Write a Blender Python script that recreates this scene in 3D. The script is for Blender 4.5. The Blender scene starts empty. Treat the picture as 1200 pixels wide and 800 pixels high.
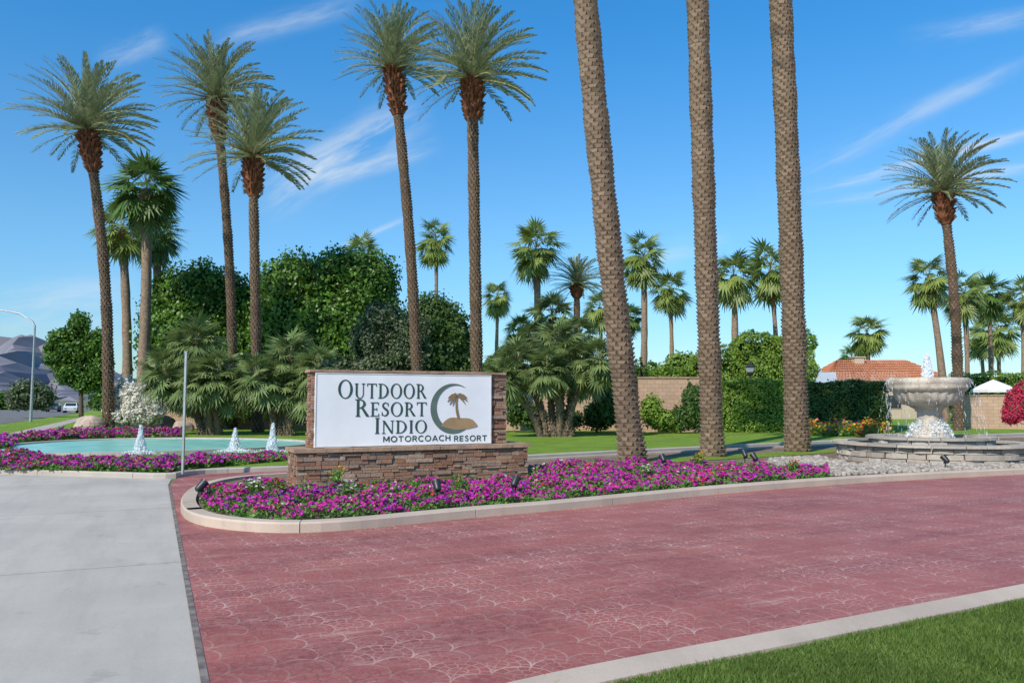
import bpy, bmesh, math, random
import numpy as np
from mathutils import Vector
R=math.radians
rng=np.random.default_rng(7); random.seed(7)
sc=bpy.context.scene; COL=sc.collection
F=1200*28/36; TH=math.atan(70/F); H=1.7
# ------------------------------------------------ camera maths
def ray(u,v):
    x=(u-600)/F; y=(400-v)/F
    return np.array([x, math.cos(TH)-y*math.sin(TH), math.sin(TH)+y*math.cos(TH)])
def G(u,v,z=0.0):
    r=ray(u,v); t=(z-H)/r[2]; return np.array([r[0]*t,r[1]*t,z])
def D(u,v,Y):
    r=ray(u,v); t=Y/r[1]; return np.array([r[0]*t,Y,H+r[2]*t])
def G2(u,v,z=0.0): return tuple(G(u,v,z)[:2])
cam=bpy.data.cameras.new('camera'); co=bpy.data.objects.new('camera',cam); COL.objects.link(co)
co.location=(0,0,H); co.rotation_euler=(math.pi/2+TH,0,0); cam.lens=28; cam.sensor_width=36; cam.clip_end=9000; cam.clip_start=.1
sc.camera=co
# ------------------------------------------------ mesh builder
class MB:
    def __init__(s): s.v=[]; s.n=0; s.f=[]
    def add(s,V,Fc,mat=0,smooth=False):
        V=np.asarray(V,dtype=float).reshape(-1,3)
        if isinstance(Fc,np.ndarray): s.f.append((Fc+s.n,mat,smooth))
        else:
            by={}
            for f in Fc: by.setdefault(len(f),[]).append(f)
            for k,l in by.items(): s.f.append((np.array(l)+s.n,mat,smooth))
        s.v.append(V); s.n+=len(V)
    def mesh(s,name,mats):
        V=np.concatenate(s.v); me=bpy.data.meshes.new(name)
        me.vertices.add(len(V)); me.vertices.foreach_set('co',V.ravel())
        loops=np.concatenate([f.ravel() for f,_,_ in s.f])
        tot=np.concatenate([np.full(len(f),f.shape[1]) for f,_,_ in s.f])
        st=np.concatenate([[0],np.cumsum(tot)[:-1]])
        me.loops.add(len(loops)); me.loops.foreach_set('vertex_index',loops.astype(np.int32))
        me.polygons.add(len(tot)); me.polygons.foreach_set('loop_start',st.astype(np.int32))
        me.polygons.foreach_set('material_index',np.concatenate([np.full(len(f),m) for f,m,_ in s.f]).astype(np.int32))
        me.polygons.foreach_set('use_smooth',np.concatenate([np.full(len(f),sm) for f,_,sm in s.f]))
        me.update(calc_edges=True); me.validate()
        for m in (mats if isinstance(mats,(list,tuple)) else [mats]): me.materials.append(m)
        return me
    def obj(s,name,mats,parent=None,loc=(0,0,0)):
        return link(name,s.mesh(name,mats),parent,loc)
def link(name,me,parent=None,loc=(0,0,0),rz=0,sc_=1):
    o=bpy.data.objects.new(name,me); COL.objects.link(o)
    if parent: o.parent=parent
    o.location=loc; o.rotation_euler=(0,0,rz); o.scale=(sc_,)*3
    return o
def tag(o,label,cat,group=None,kind=None):
    o['label']=label; o['category']=cat
    if group:o['group']=group
    if kind:o['kind']=kind
    return o
def thing(name,label,cat,loc=(0,0,0),rz=0,group=None):
    o=bpy.data.objects.new(name,None); COL.objects.link(o); o.location=tuple(loc); o.rotation_euler=(0,0,rz)
    o.empty_display_size=.2
    return tag(o,label,cat,group)
BF=[[0,3,2,1],[4,5,6,7],[0,1,5,4],[1,2,6,5],[2,3,7,6],[3,0,4,7]]
def box(mb,x0,x1,y0,y1,z0,z1,mat=0):
    mb.add([(x0,y0,z0),(x1,y0,z0),(x1,y1,z0),(x0,y1,z0),(x0,y0,z1),(x1,y0,z1),(x1,y1,z1),(x0,y1,z1)],BF,mat)
def tube(mb,pts,rad,n=8,mat=0,smooth=True,cap=True):
    pts=np.asarray(pts,float); k=len(pts); rad=np.broadcast_to(rad,(k,))
    tan=np.gradient(pts,axis=0); V=[]
    for i in range(k):
        t=tan[i]/np.linalg.norm(tan[i]); a=np.array([1,0,0]) if abs(t[0])<.8 else np.array([0,1,0])
        e1=np.cross(t,a); e1/=np.linalg.norm(e1); e2=np.cross(t,e1)
        for j in range(n):
            A=2*math.pi*j/n; V.append(pts[i]+rad[i]*(e1*math.cos(A)+e2*math.sin(A)))
    Fc=[[i*n+j,i*n+(j+1)%n,(i+1)*n+(j+1)%n,(i+1)*n+j] for i in range(k-1) for j in range(n)]
    mb.add(V,Fc,mat,smooth)
    if cap: mb.add(V[:n],[list(range(n))],mat); mb.add(V[-n:],[list(range(n))],mat)
def lathe(mb,prof,c=(0,0),n=32,mat=0,smooth=True,flute=0,nf=16):
    V=[];k=len(prof)
    for r,z in prof:
        for j in range(n):
            A=2*math.pi*j/n; rr=r*(1+flute*math.cos(nf*A)); V.append((c[0]+rr*math.cos(A),c[1]+rr*math.sin(A),z))
    mb.add(V,[[i*n+j,i*n+(j+1)%n,(i+1)*n+(j+1)%n,(i+1)*n+j] for i in range(k-1) for j in range(n)],mat,smooth)
def diamonds(mb,base,tip,side,mat=0,k=.45):
    base=np.asarray(base);tip=np.asarray(tip);side=np.asarray(side)
    mid=base*(1-k)+tip*k; n=len(base)
    V=np.stack([base,mid+side,tip,mid-side],1).reshape(-1,3)
    mb.add(V,np.arange(4*n).reshape(n,4),mat)
def unit(a): return a/np.maximum(np.linalg.norm(a,axis=-1,keepdims=True),1e-9)
def rdirs(n,g=None):
    return unit((g or rng).normal(size=(n,3)))
def inpoly(P,poly):
    poly=np.asarray(poly); x,y=P[:,0],P[:,1]; ins=np.zeros(len(P),bool); j=len(poly)-1
    for i in range(len(poly)):
        xi,yi=poly[i];xj,yj=poly[j]
        c=((yi>y)!=(yj>y))&(x<(xj-xi)*(y-yi)/((yj-yi)+1e-12)+xi); ins^=c; j=i
    return ins
def sample(poly,n):
    poly=np.asarray(poly); lo=poly.min(0);hi=poly.max(0); out=[];m=0
    while m<n:
        P=rng.uniform(lo,hi,(n*2,2)); P=P[inpoly(P,poly)]; out.append(P); m+=len(P)
    return np.concatenate(out)[:n]
# ------------------------------------------------ node helpers
class E:
    def __init__(s,nt,so): s.nt=nt; s.s=so
    def _m(s,op,b=None,c=None):
        n=s.nt.nodes.new('ShaderNodeMath'); n.operation=op
        for i,a in enumerate((s,b,c)):
            if a is None: continue
            if isinstance(a,E): s.nt.links.new(a.s,n.inputs[i])
            else: n.inputs[i].default_value=a
        return E(s.nt,n.outputs[0])
    def __add__(s,b): return s._m('ADD',b)
    __radd__=__add__
    def __sub__(s,b): return s._m('SUBTRACT',b)
    def __rsub__(s,b): return (s*-1)+b
    def __mul__(s,b): return s._m('MULTIPLY',b)
    __rmul__=__mul__
    def __truediv__(s,b): return s._m('DIVIDE',b)
    def floor(s): return s._m('FLOOR')
    def fract(s): return s._m('FRACT')
    def sqrt(s): return s._m('SQRT')
    def abs(s): return s._m('ABSOLUTE')
    def lt(s,b): return s._m('LESS_THAN',b)
    def min(s,b): return s._m('MINIMUM',b)
    def max(s,b): return s._m('MAXIMUM',b)
    def exp(s): return s._m('EXPONENT')
    def sst(s,a,b):
        n=s.nt.nodes.new('ShaderNodeMapRange'); n.interpolation_type='SMOOTHSTEP'
        s.nt.links.new(s.s,n.inputs[0]); n.inputs[1].default_value=a; n.inputs[2].default_value=b
        return E(s.nt,n.outputs[0])
def noise(nt,vec,scale,detail=3,rough=.55):
    n=nt.nodes.new('ShaderNodeTexNoise'); n.inputs['Scale'].default_value=scale; n.inputs['Detail'].default_value=detail; n.inputs['Roughness'].default_value=rough
    if vec is not None: nt.links.new(vec,n.inputs['Vector'])
    return E(nt,n.outputs['Fac'])
def comb(nt,x,y,z=0.0):
    n=nt.nodes.new('ShaderNodeCombineXYZ')
    for i,a in enumerate((x,y,z)):
        if isinstance(a,E): nt.links.new(a.s,n.inputs[i])
        else: n.inputs[i].default_value=a
    return n.outputs[0]
def mixc(nt,f,a,b,mode='MIX'):
    n=nt.nodes.new('ShaderNodeMix'); n.data_type='RGBA'; n.blend_type=mode
    for i,x in ((0,f),(6,a),(7,b)):
        if isinstance(x,E): nt.links.new(x.s,n.inputs[i])
        elif isinstance(x,bpy.types.NodeSocket): nt.links.new(x,n.inputs[i])
        elif i==0: n.inputs[0].default_value=x
        else: n.inputs[i].default_value=(*x,1)
    return n.outputs[2]
def newmat(name,rough=.8,spec=.3):
    m=bpy.data.materials.new(name); m.use_nodes=True; nt=m.node_tree; b=nt.nodes['Principled BSDF']
    b.inputs['Roughness'].default_value=rough; b.inputs['Specular IOR Level'].default_value=spec
    tc=nt.nodes.new('ShaderNodeTexCoord').outputs['Object']
    return m,nt,b,tc
def bump(nt,b,h,strength=.3,dist=.02):
    n=nt.nodes.new('ShaderNodeBump'); n.inputs['Strength'].default_value=strength; n.inputs['Distance'].default_value=dist
    nt.links.new(h.s,n.inputs['Height']); nt.links.new(n.outputs[0],b.inputs['Normal'])
def island(nt): return E(nt,nt.nodes.new('ShaderNodeNewGeometry').outputs['Random Per Island'])
def M(name,c1,c2=None,scale=3,rough=.8,spec=.3,bs=0,bscale=30,metal=0,isl=False):
    m,nt,b,tc=newmat(name,rough,spec); c2=c2 or tuple(x*.75 for x in c1)
    f=noise(nt,tc,scale).sst(.3,.7)
    if isl: f=(f*.4+island(nt)*.6)
    nt.links.new(mixc(nt,f,c1,c2),b.inputs['Base Color']); b.inputs['Metallic'].default_value=metal
    if bs: bump(nt,b,noise(nt,tc,bscale,2),bs)
    return m
def FOL(name,c1,c2,tr=.3,big=.35,bigsc=.9,rough=.55):
    m,nt,b,tc=newmat(name,rough,.35)
    c=mixc(nt,island(nt),c1,c2)
    if big:
        n=noise(nt,tc,bigsc,1); c=mixc(nt,n.sst(.35,.65)*big,c,tuple(x*.4 for x in c1))
    nt.links.new(c,b.inputs['Base Color'])
    t=nt.nodes.new('ShaderNodeBsdfTranslucent'); nt.links.new(c,t.inputs[0])
    mx=nt.nodes.new('ShaderNodeMixShader'); mx.inputs[0].default_value=tr
    nt.links.new(b.outputs[0],mx.inputs[1]); nt.links.new(t.outputs[0],mx.inputs[2])
    nt.links.new(mx.outputs[0],nt.nodes['Material Output'].inputs[0]); return m
# ------------------------------------------------ materials
def red_paving():
    m,nt,b,tc=newmat('stamped_red_concrete',.6,.3)
    s=nt.nodes.new('ShaderNodeSeparateXYZ'); nt.links.new(tc,s.inputs[0])
    X0=E(nt,s.outputs[0]);Y0=E(nt,s.outputs[1]); a=R(-14)
    wob=noise(nt,tc,.7,1)*.25+noise(nt,tc,4,1)*.03
    X=X0*math.cos(a)+Y0*math.sin(a)+wob; Y=Y0*math.cos(a)-X0*math.sin(a)-wob*.6
    W=.40; HH=W/2
    row=(Y/HH).floor(); fy=Y-row*HH; odd=(row*.5).fract()*2
    lx=((X/W-odd*.5).fract()-.5)*W; lx2=((X/W-(1-odd)*.5).fract()-.5)*W; fy2=fy-HH
    d1=(lx*lx+fy*fy).sqrt(); d2=(lx2*lx2+fy2*fy2).sqrt(); i1=d1.lt(HH); j1=1-i1
    d=d1*i1+d2*j1; ang=lx._m('ARCTAN2',fy)*i1+lx2._m('ARCTAN2',fy2)*j1
    q=HH/3
    rr=d/q; fr=rr.fract(); ri=rr.floor(); ring=fr.min(1-fr)*q
    aa=ang*(ri*2.6+2.0)*(1/math.pi)+ri*.5; fa=aa.fract(); rad=fa.min(1-fa)*(q*1.05)
    edge=(d1-HH).abs()
    jd=ring.min(rad); joint=1-jd.sst(.002,.008); arc=1-edge.sst(.003,.010)
    patch=noise(nt,tc,.9,5,.7).sst(.40,.62); pat2=noise(nt,tc,3.3,4,.7).sst(.38,.60)
    strk=noise(nt,comb(nt,X0*.25+Y0*.1,Y0*1.3-X0*.6),1.0,5,.62).sst(.36,.68)
    cell=nt.nodes.new('ShaderNodeTexWhiteNoise'); nt.links.new(comb(nt,ri+row*7.3,aa.floor()+(X/W).floor()*3.1),cell.inputs['Vector'])
    cv=E(nt,cell.outputs['Value'])
    base=mixc(nt,strk,(.375,.098,.078),(.215,.053,.046))
    base=mixc(nt,cv*.75,base,(.33,.115,.095))
    fine=noise(nt,tc,38,3,.75)
    base=mixc(nt,fine.sst(.45,.75)*.4,base,(.44,.21,.17))
    worn=noise(nt,comb(nt,X0*.45+Y0*.15,Y0*2.0-X0*.9),1.2,7,.8).sst(.56,.67)
    base=mixc(nt,worn*.6,base,(.49,.31,.25))
    base=mixc(nt,(1-patch)*joint*.5,base,(.10,.035,.03))
    base=mixc(nt,joint*(patch*.42+.04),base,(.54,.36,.30))
    base=mixc(nt,arc*(patch*pat2*.55+.14),base,(.60,.43,.36))
    nt.links.new(base,b.inputs['Base Color'])
    bump(nt,b,fine,.3,.008)
    return m
def concrete(name,c1,c2,ang=0,step=0,rough=.85,off=0):
    m,nt,b,tc=newmat(name,rough,.25)
    s=nt.nodes.new('ShaderNodeSeparateXYZ'); nt.links.new(tc,s.inputs[0]); X=E(nt,s.outputs[0]);Y=E(nt,s.outputs[1])
    n1=noise(nt,tc,.5,6,.6).sst(.3,.7); fine=noise(nt,tc,60,3,.7)
    c=mixc(nt,n1,c1,c2); c=mixc(nt,fine.sst(.4,.75)*.3,c,tuple(x*.6 for x in c1))
    a=R(ang); U=X*math.cos(a)+Y*math.sin(a); V=Y*math.cos(a)-X*math.sin(a)
    sw=noise(nt,comb(nt,U*2.2,V*.3),1,6,.68).sst(.42,.70); c=mixc(nt,sw*.35,c,tuple(x*.58 for x in c1))
    st=noise(nt,tc,1.7,5,.75).sst(.60,.68); c=mixc(nt,st*.3,c,tuple(x*.45 for x in c1))
    if step:
        g=((V-off)/step).fract(); g=(g.min(1-g)*step).sst(.004,.016)
        c=mixc(nt,1-g,c,tuple(x*.4 for x in c1))
    bump(nt,b,fine,.2,.005)
    nt.links.new(c,b.inputs['Base Color']); return m
m_red=red_paving()
m_conc=concrete('drive_concrete',(.50,.455,.385),(.42,.38,.325),24,4.7,.85,9.25)
m_curb=concrete('curb_concrete',(.56,.45,.35),(.45,.36,.28))
m_walk=concrete('sidewalk_concrete',(.48,.43,.36),(.40,.35,.30))
m_asph=M('asphalt',(.19,.18,.17),(.14,.135,.13),1,.9,.2,.2,60)
def grassm(name,c1,c2,c3,sc2=28):
    m,nt,b,tc=newmat(name,.9,.15)
    c=mixc(nt,noise(nt,tc,.7,5,.7).sst(.35,.65),c1,c2); c=mixc(nt,noise(nt,tc,sc2,3,.8).sst(.4,.75)*.6,c,c3)
    nt.links.new(c,b.inputs['Base Color']); bump(nt,b,noise(nt,tc,60,2,.8),.9,.04); return m
m_lawn=grassm('lawn_grass',(.25,.37,.045),(.17,.27,.035),(.10,.16,.02))
m_lawn2=grassm('roadside_grass',(.15,.22,.04),(.10,.16,.028),(.08,.085,.028))
m_desert=M('desert_ground',(.20,.19,.10),(.10,.14,.05),.08,.95,.1)
m_blade=FOL('grass_blade',(.09,.17,.02),(.24,.32,.07),.4,.35,1.6)
m_soil=M('garden_soil',(.26,.19,.135),(.15,.105,.075),5,.95,.1,.8,40)
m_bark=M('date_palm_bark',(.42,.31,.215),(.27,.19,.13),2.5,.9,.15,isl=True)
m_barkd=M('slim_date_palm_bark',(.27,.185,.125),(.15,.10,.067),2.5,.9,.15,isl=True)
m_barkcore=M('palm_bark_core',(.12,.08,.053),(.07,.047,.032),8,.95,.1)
m_boot=M('palm_boot_fibre',(.30,.12,.06),(.11,.045,.028),4,.9,.15,isl=True)
m_fanbark=M('fan_palm_bark',(.30,.215,.15),(.18,.125,.085),6,.9,.15,.5,14)
m_clbark=M('clump_palm_bark',(.22,.165,.115),(.10,.075,.05),9,.9,.15,.8,16)
m_datefr=FOL('date_palm_leaflet',(.21,.265,.13),(.43,.46,.26),.32,.2,.7,.42)
m_rachis=M('palm_rachis',(.42,.40,.20),(.30,.30,.13))
m_fanfr=FOL('fan_palm_leaf',(.16,.24,.05),(.32,.37,.10),.35,.2,.8,.4)
m_fandark=FOL('fan_palm_dark_leaf',(.08,.155,.035),(.16,.25,.06),.3,.2,.8,.4)
m_clumpl=FOL('clump_palm_leaf',(.13,.20,.06),(.28,.34,.13),.3,.3,.9,.42)
m_dead=FOL('dead_palm_leaf',(.30,.20,.10),(.19,.12,.06),.15,0)
m_ficus=FOL('ficus_leaf',(.07,.165,.018),(.18,.33,.04),.33,.45,.6,.4)
m_hedge=FOL('hedge_leaf',(.16,.28,.035),(.30,.42,.06),.33,.35,.8,.45)
m_dhedge=FOL('dark_hedge_leaf',(.055,.115,.023),(.125,.21,.045),.28,.4,1.2,.45)
m_olive=FOL('olive_leaf',(.12,.155,.075),(.23,.26,.145),.28,.4,.9,.6)
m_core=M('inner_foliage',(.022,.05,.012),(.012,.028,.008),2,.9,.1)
m_bedleaf=FOL('petunia_leaf',(.075,.18,.03),(.18,.32,.06),.3,0)
def petal(name,c1,c2): return FOL(name,c1,c2,.3,.0,1,.6)
m_mag=petal('magenta_petal',(.46,.012,.24),(.64,.03,.38)); m_pur=petal('purple_petal',(.22,.010,.29),(.36,.03,.44))
m_redp=petal('red_petal',(.60,.012,.02),(.70,.05,.05)); m_wht=petal('white_petal',(.8,.78,.70),(.75,.7,.58)); m_yel=petal('yellow_petal',(.8,.5,.03),(.75,.38,.02))
m_pink=petal('pink_petal',(.65,.12,.30),(.7,.25,.45))
m_crim=petal('bougainvillea_petal',(.45,.02,.06),(.6,.05,.12))
m_bark2=M('tree_bark',(.17,.125,.09),(.10,.075,.055),5,.9,.15,.6,20)
m_metal=M('galvanised_metal',(.42,.44,.43),(.33,.35,.34),5,.45,.5,metal=.6)
m_black=M('black_metal',(.02,.02,.02),(.03,.03,.03),5,.45,.5)
m_glass=M('lens_glass',(.35,.38,.4),(.3,.32,.34),5,.1,.6)
m_white=M('sign_white_paint',(.80,.80,.80),(.73,.73,.735),1.5,.6,.3,.08,60)
m_ink=M('sign_dark_green_paint',(.04,.09,.068),(.032,.07,.054),3,.5)
m_tan=M('sign_bronze_paint',(.38,.25,.13),(.31,.20,.105),3,.5)
m_grey=M('sign_grey_green_paint',(.12,.17,.14),(.10,.14,.115),3,.5)
def stonem(name,cols,ks=9):
    m,nt,b,tc=newmat(name,.85,.2); r=nt.nodes.new('ShaderNodeValToRGB'); r.color_ramp.interpolation='CONSTANT'
    el=r.color_ramp.elements
    while len(el)<len(cols): el.new(.5)
    for i,c in enumerate(cols): el[i].position=i/len(cols); el[i].color=(*c,1)
    nt.links.new(island(nt).s,r.inputs[0])
    c=mixc(nt,noise(nt,tc,ks,4,.7).sst(.35,.7)*.5,r.outputs[0],tuple(x*.6 for x in cols[0])); nt.links.new(c,b.inputs['Base Color'])
    bump(nt,b,noise(nt,tc,22,3,.7),.7,.02); return m
m_ledger=stonem('ledger_stone',[(.34,.19,.125),(.38,.25,.17),(.23,.125,.08),(.44,.31,.22),(.31,.15,.09),(.33,.23,.18),(.26,.165,.12),(.36,.185,.115)])
m_cap=M('sandstone_cap',(.42,.27,.18),(.28,.18,.12),4,.85,.2,.4,20)
m_mortar=M('mortar',(.11,.08,.06))
m_rock=M('boulder_rock',(.46,.36,.28),(.33,.25,.19),3,.9,.2,.6,15)
m_pebble=M('river_pebble',(.46,.40,.33),(.20,.17,.14),5,.7,.3,isl=True)
def blockm(name,c1,c2,cm,bw=.4,bh=.2):
    m,nt,b,tc=newmat(name,.9,.2)
    s=nt.nodes.new('ShaderNodeSeparateXYZ'); nt.links.new(tc,s.inputs[0])
    X=E(nt,s.outputs[0])+E(nt,s.outputs[1])*.6
    t=nt.nodes.new('ShaderNodeTexBrick'); nt.links.new(comb(nt,X,E(nt,s.outputs[2])),t.inputs[0])
    t.inputs['Color1'].default_value=(*c1,1);t.inputs['Color2'].default_value=(*c2,1);t.inputs['Mortar'].default_value=(*cm,1)
    t.inputs['Scale'].default_value=1;t.inputs['Brick Width'].default_value=bw;t.inputs['Row Height'].default_value=bh;t.inputs['Mortar Size'].default_value=.012
    c=mixc(nt,noise(nt,tc,1.5,5).sst(.35,.7)*.4,t.outputs[0],tuple(x*.65 for x in c1)); nt.links.new(c,b.inputs['Base Color']); bump(nt,b,noise(nt,tc,25,2),.4,.02); return m
m_block=blockm('slump_block',(.50,.335,.225),(.42,.28,.19),(.29,.20,.14))
m_fstone=stonem('fountain_stone',[(.44,.38,.31),(.35,.30,.25),(.50,.43,.35),(.29,.25,.21),(.40,.33,.27)],6)
m_bowl=M('fountain_cast_stone',(.58,.50,.40),(.34,.29,.23),3,.7,.3,.4,18)
def waterm(name,c1,c2,rough=.06,bs=.25):
    m,nt,b,tc=newmat(name,rough,.5); nt.links.new(mixc(nt,noise(nt,tc,1.2,4).sst(.3,.7),c1,c2),b.inputs['Base Color']); bump(nt,b,noise(nt,tc,5,3,.6),bs,.04); return m
m_pond=waterm('turquoise_pool_water',(.32,.66,.53),(.20,.50,.40),.3,.15)
m_fwater=waterm('fountain_pool_water',(.16,.25,.25),(.10,.17,.17))
def foamm(name,a):
    m,nt,b,tc=newmat(name,.35,.5); b.inputs['Base Color'].default_value=(.9,.93,.95,1)
    t=nt.nodes.new('ShaderNodeBsdfTransparent'); mx=nt.nodes.new('ShaderNodeMixShader'); mx.inputs[0].default_value=a
    tl=nt.nodes.new('ShaderNodeBsdfTranslucent'); tl.inputs[0].default_value=(.9,.93,.95,1); m2=nt.nodes.new('ShaderNodeMixShader'); m2.inputs[0].default_value=.4
    nt.links.new(b.outputs[0],m2.inputs[1]);nt.links.new(tl.outputs[0],m2.inputs[2])
    nt.links.new(t.outputs[0],mx.inputs[1]); nt.links.new(m2.outputs[0],mx.inputs[2]); nt.links.new(mx.outputs[0],nt.nodes['Material Output'].inputs[0]); return m
m_foam=foamm('white_water_spray',.85); m_drop=foamm('falling_water_strand',.65)
m_tile=M('clay_roof_tile',(.50,.20,.10),(.35,.13,.07),3,.85,.2,isl=True)
m_stucco=M('beige_stucco',(.52,.42,.31),(.46,.37,.27),1,.9,.2,.3,30)
m_cloth=M('white_canvas',(.78,.77,.75),(.72,.7,.68))
m_window=M('dark_window_glass',(.03,.035,.04),(.02,.025,.03),2,.1,.6)
m_tyre=M('rubber_tyre',(.02,.02,.02)); m_carw=M('car_white_paint',(.7,.7,.7),(.68,.68,.68),1,.3,.5); m_card=M('car_dark_paint',(.06,.07,.09),(.05,.06,.08),1,.3,.5)
m_mount=M('hazed_mountain_rock',(.235,.22,.24),(.16,.16,.19),.004,.95,.05)  # distance haze is blended into the rock colour as a pale blue-grey
m_silver=M('motorhome_panel',(.36,.41,.46),(.3,.35,.40),1,.3,.5)
# ------------------------------------------------ sheets and kerbs
def sheet(name,pts,z,mat,side=0.0):
    bm=bmesh.new(); vs=[bm.verts.new((p[0],p[1],z)) for p in pts]; f=bm.faces.new(vs)
    f.normal_update()
    if f.normal.z<0: f.normal_flip()
    if side:
        lo=[bm.verts.new((p[0],p[1],z-side)) for p in pts]
        for i in range(len(vs)):
            j=(i+1)%len(vs); bm.faces.new((vs[i],vs[j],lo[j],lo[i]))
    bmesh.ops.triangulate(bm,faces=[f]); me=bpy.data.meshes.new(name); bm.to_mesh(me); bm.free(); me.materials.append(mat)
    o=bpy.data.objects.new(name,me); COL.objects.link(o); o['kind']='structure'; return o
def smoothpoly(P,closed=False,it=2):
    P=[np.array(p,float)[:2] for p in P]
    for _ in range(it):
        Q=[];n=len(P)
        for i in range(n if closed else n-1):
            a,b=P[i],P[(i+1)%n]; Q+= [a*.75+b*.25,a*.25+b*.75]
        if not closed: Q=[P[0]]+Q+[P[-1]]
        P=Q
    return P
def resample(P,step):
    P=np.array(P); d=np.r_[0,np.cumsum(np.linalg.norm(np.diff(P,axis=0),axis=1))]; n=max(2,int(d[-1]/step)+1); s=np.linspace(0,d[-1],n)
    return np.stack([np.interp(s,d,P[:,0]),np.interp(s,d,P[:,1])],1)
def offs(P,w):
    P=np.asarray(P); t=unit(np.gradient(P,axis=0)); return P+np.stack([-t[:,1],t[:,0]],1)*w
def curb(name,P,w,h,mat,seg=2.6,step=.26,z0=-.02):
    P=resample(P,step); Q=offs(P,w); Pi=offs(P,.02*np.sign(w)); mb=MB(); k=max(1,int(seg/step))
    for a in range(0,len(P)-1,k):
        b=min(a+k,len(P)-1); idx=list(range(a,b+1)); V=[]
        for i in idx:
            p,q,pi=P[i].copy(),Q[i].copy(),Pi[i].copy()
            if i==b and b<len(P)-1:
                t=(P[i]-P[i-1]); t=t/np.linalg.norm(t)*.012; p-=t;q-=t;pi-=t
            V+=[(*p,z0),(*p,h-.025),(*pi,h),(*q,h),(*q,z0)]
        m=len(idx); Fc=[[i*5+j,(i+1)*5+j,(i+1)*5+j+1,i*5+j+1] for i in range(m-1) for j in range(4)]
        Fc+=[[0,1,2,3,4],[(m-1)*5+j for j in range(5)]]
        mb.add(V,Fc)
    o=mb.obj(name,mat); o['kind']='structure'; return o,Q
sheet('ground',[(-5000,-60),(5000,-60),(5000,7000),(-5000,7000)],0,m_desert)
pf=[G2(*p) for p in [(-420,552),(-150,554),(0,556),(110,559),(196,562),(212,560),(226,556),(337,552),(480,546),(620,538),(800,528),(1000,518),(1300,506)]]
pfs=resample(smoothpoly(pf,False,2),.5)
street=[(-95,20),(-22,30),(-35,52),(-62,114),(-78,150),(-165,335),(-200,335),(-150,120)]
sheet('street',street,.006,m_asph)
sheet('driveway',[(-60,-20),(9.3,-20),(-7.0,16.4),(-7.45,17.6),G2(0,550),G2(-420,548),(-24,30),(-60,30)],.010,m_conc)
midp=G2(480,546)
sheet('entrance_road',[(9.36,-20),(-7.0,16.46),(-7.4,17.8)]+[tuple(p) for p in pfs if p[0]>-7.3 and p[0]<midp[0]]+[midp,(2,18.6),(30,32.5),(60,48),(60,-20)],.014,m_red)
sheet('exit_road',[(-3,18.2),G2(480,543),G2(620,535),G2(800,525),G2(1000,515),G2(1300,503),(60,60),(60,48.1),(30,32.6),(2,18.7)],.010,m_asph)
seam=MB(); a=np.array([9.33,-20.]);b_=np.array([-7.0,16.43]); n_=np.array([.022,.010])
seam.add([(*(a-n_),.018),(*(a+n_),.018),(*(b_+n_),.018),(*(b_-n_),.018)],[[0,1,2,3]]); o=seam.obj('expansion_joint',M('joint_tar',(.12,.095,.08),(.24,.2,.17),8)); o['kind']='structure'
# garden pad
back=[(70,130),(-72,130),(-60,112),(-33,50),(-21,28)]
curb('garden_kerb',pfs,.14,.13,m_walk)
sheet('garden_lawn',[tuple(p) for p in offs(pfs,.12)]+back,.11,m_lawn,.12)
sheet('sidewalk',[G2(-80,528,.114),G2(0,510,.114),G2(98,488,.114),G2(108,488,.114),G2(20,514,.114),G2(-60,534,.114)],.116,m_walk)
# foreground lawn
lf=smoothpoly([(-.6,-8),(-.5,2.2),(-.42,4.35),(.1,4.8),(2.1,5.85),(4.6,7.2),(12,11.2),(34,23)],False,2)
_,LQ=curb('roadside_kerb',lf,-.30,.11,m_curb)
LP=[tuple(p) for p in offs(LQ,.03)]+[(34,-8)]
sheet('roadside_lawn',LP,.085,m_lawn2,.1)
P=sample([(-.3,3.8),(.1,5),(2.1,6.1),(4.6,7.4),(8,9.3),(7,6.4),(4.2,4.2),(1,3.7)],230000); P=P[inpoly(P,[tuple(p) for p in offs(LQ,-.01)]+[(34,-8)])]
n=len(P); b0=np.c_[P,np.full(n,.085)]; pn_=.5+.5*np.sin(P[:,0]*3+2*np.sin(P[:,1]*2.3))*np.sin(P[:,1]*4+1.5*np.sin(P[:,0]*2)); h=rng.uniform(.018,.042,n)*(.7+.6*pn_); ln=rng.normal(0,.02,(n,2)); s=rng.normal(size=(n,2)); s=s/np.linalg.norm(s,axis=1,keepdims=True)*.0042
V=np.stack([np.c_[P-s,b0[:,2]],np.c_[P+s,b0[:,2]],np.c_[P+ln,b0[:,2]+h]],1).reshape(-1,3)
mb=MB(); mb.add(V,np.arange(3*n).reshape(n,3)); tag(mb.obj('grass_blades',m_blade),'short mown green grass of the lawn in the bottom right corner','grass',kind='stuff')
# island
fr=[(212,604),(222,613),(250,620),(300,625),(350,626),(415,622),(500,613),(570,606),(645,600),(740,590),(845,579),(1010,566),(1200,556),(1400,548)]
bk=[(1400,508),(1200,514),(1000,523),(800,533),(620,543),(480,552),(340,561),(280,565),(240,572),(218,583),(211,595)]
ISL=smoothpoly([G2(*p) for p in fr+bk],True,2); ISLc=ISL+[ISL[0],ISL[1]]
_,IQ=curb('island_kerb',ISLc,.22,.15,m_curb)
IIN=offs(np.array(resample(ISLc,.26)),.29)[:-4]
sheet('island_soil',[tuple(p) for p in offs(np.array(resample(ISLc,.26)),.2)][:-4],.10,m_soil)
sheet('island_lawn',[G2(*p,.11) for p in [(640,549),(760,543),(900,535),(975,530),(1000,525),(800,535),(640,545)]],.112,m_lawn)
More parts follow.
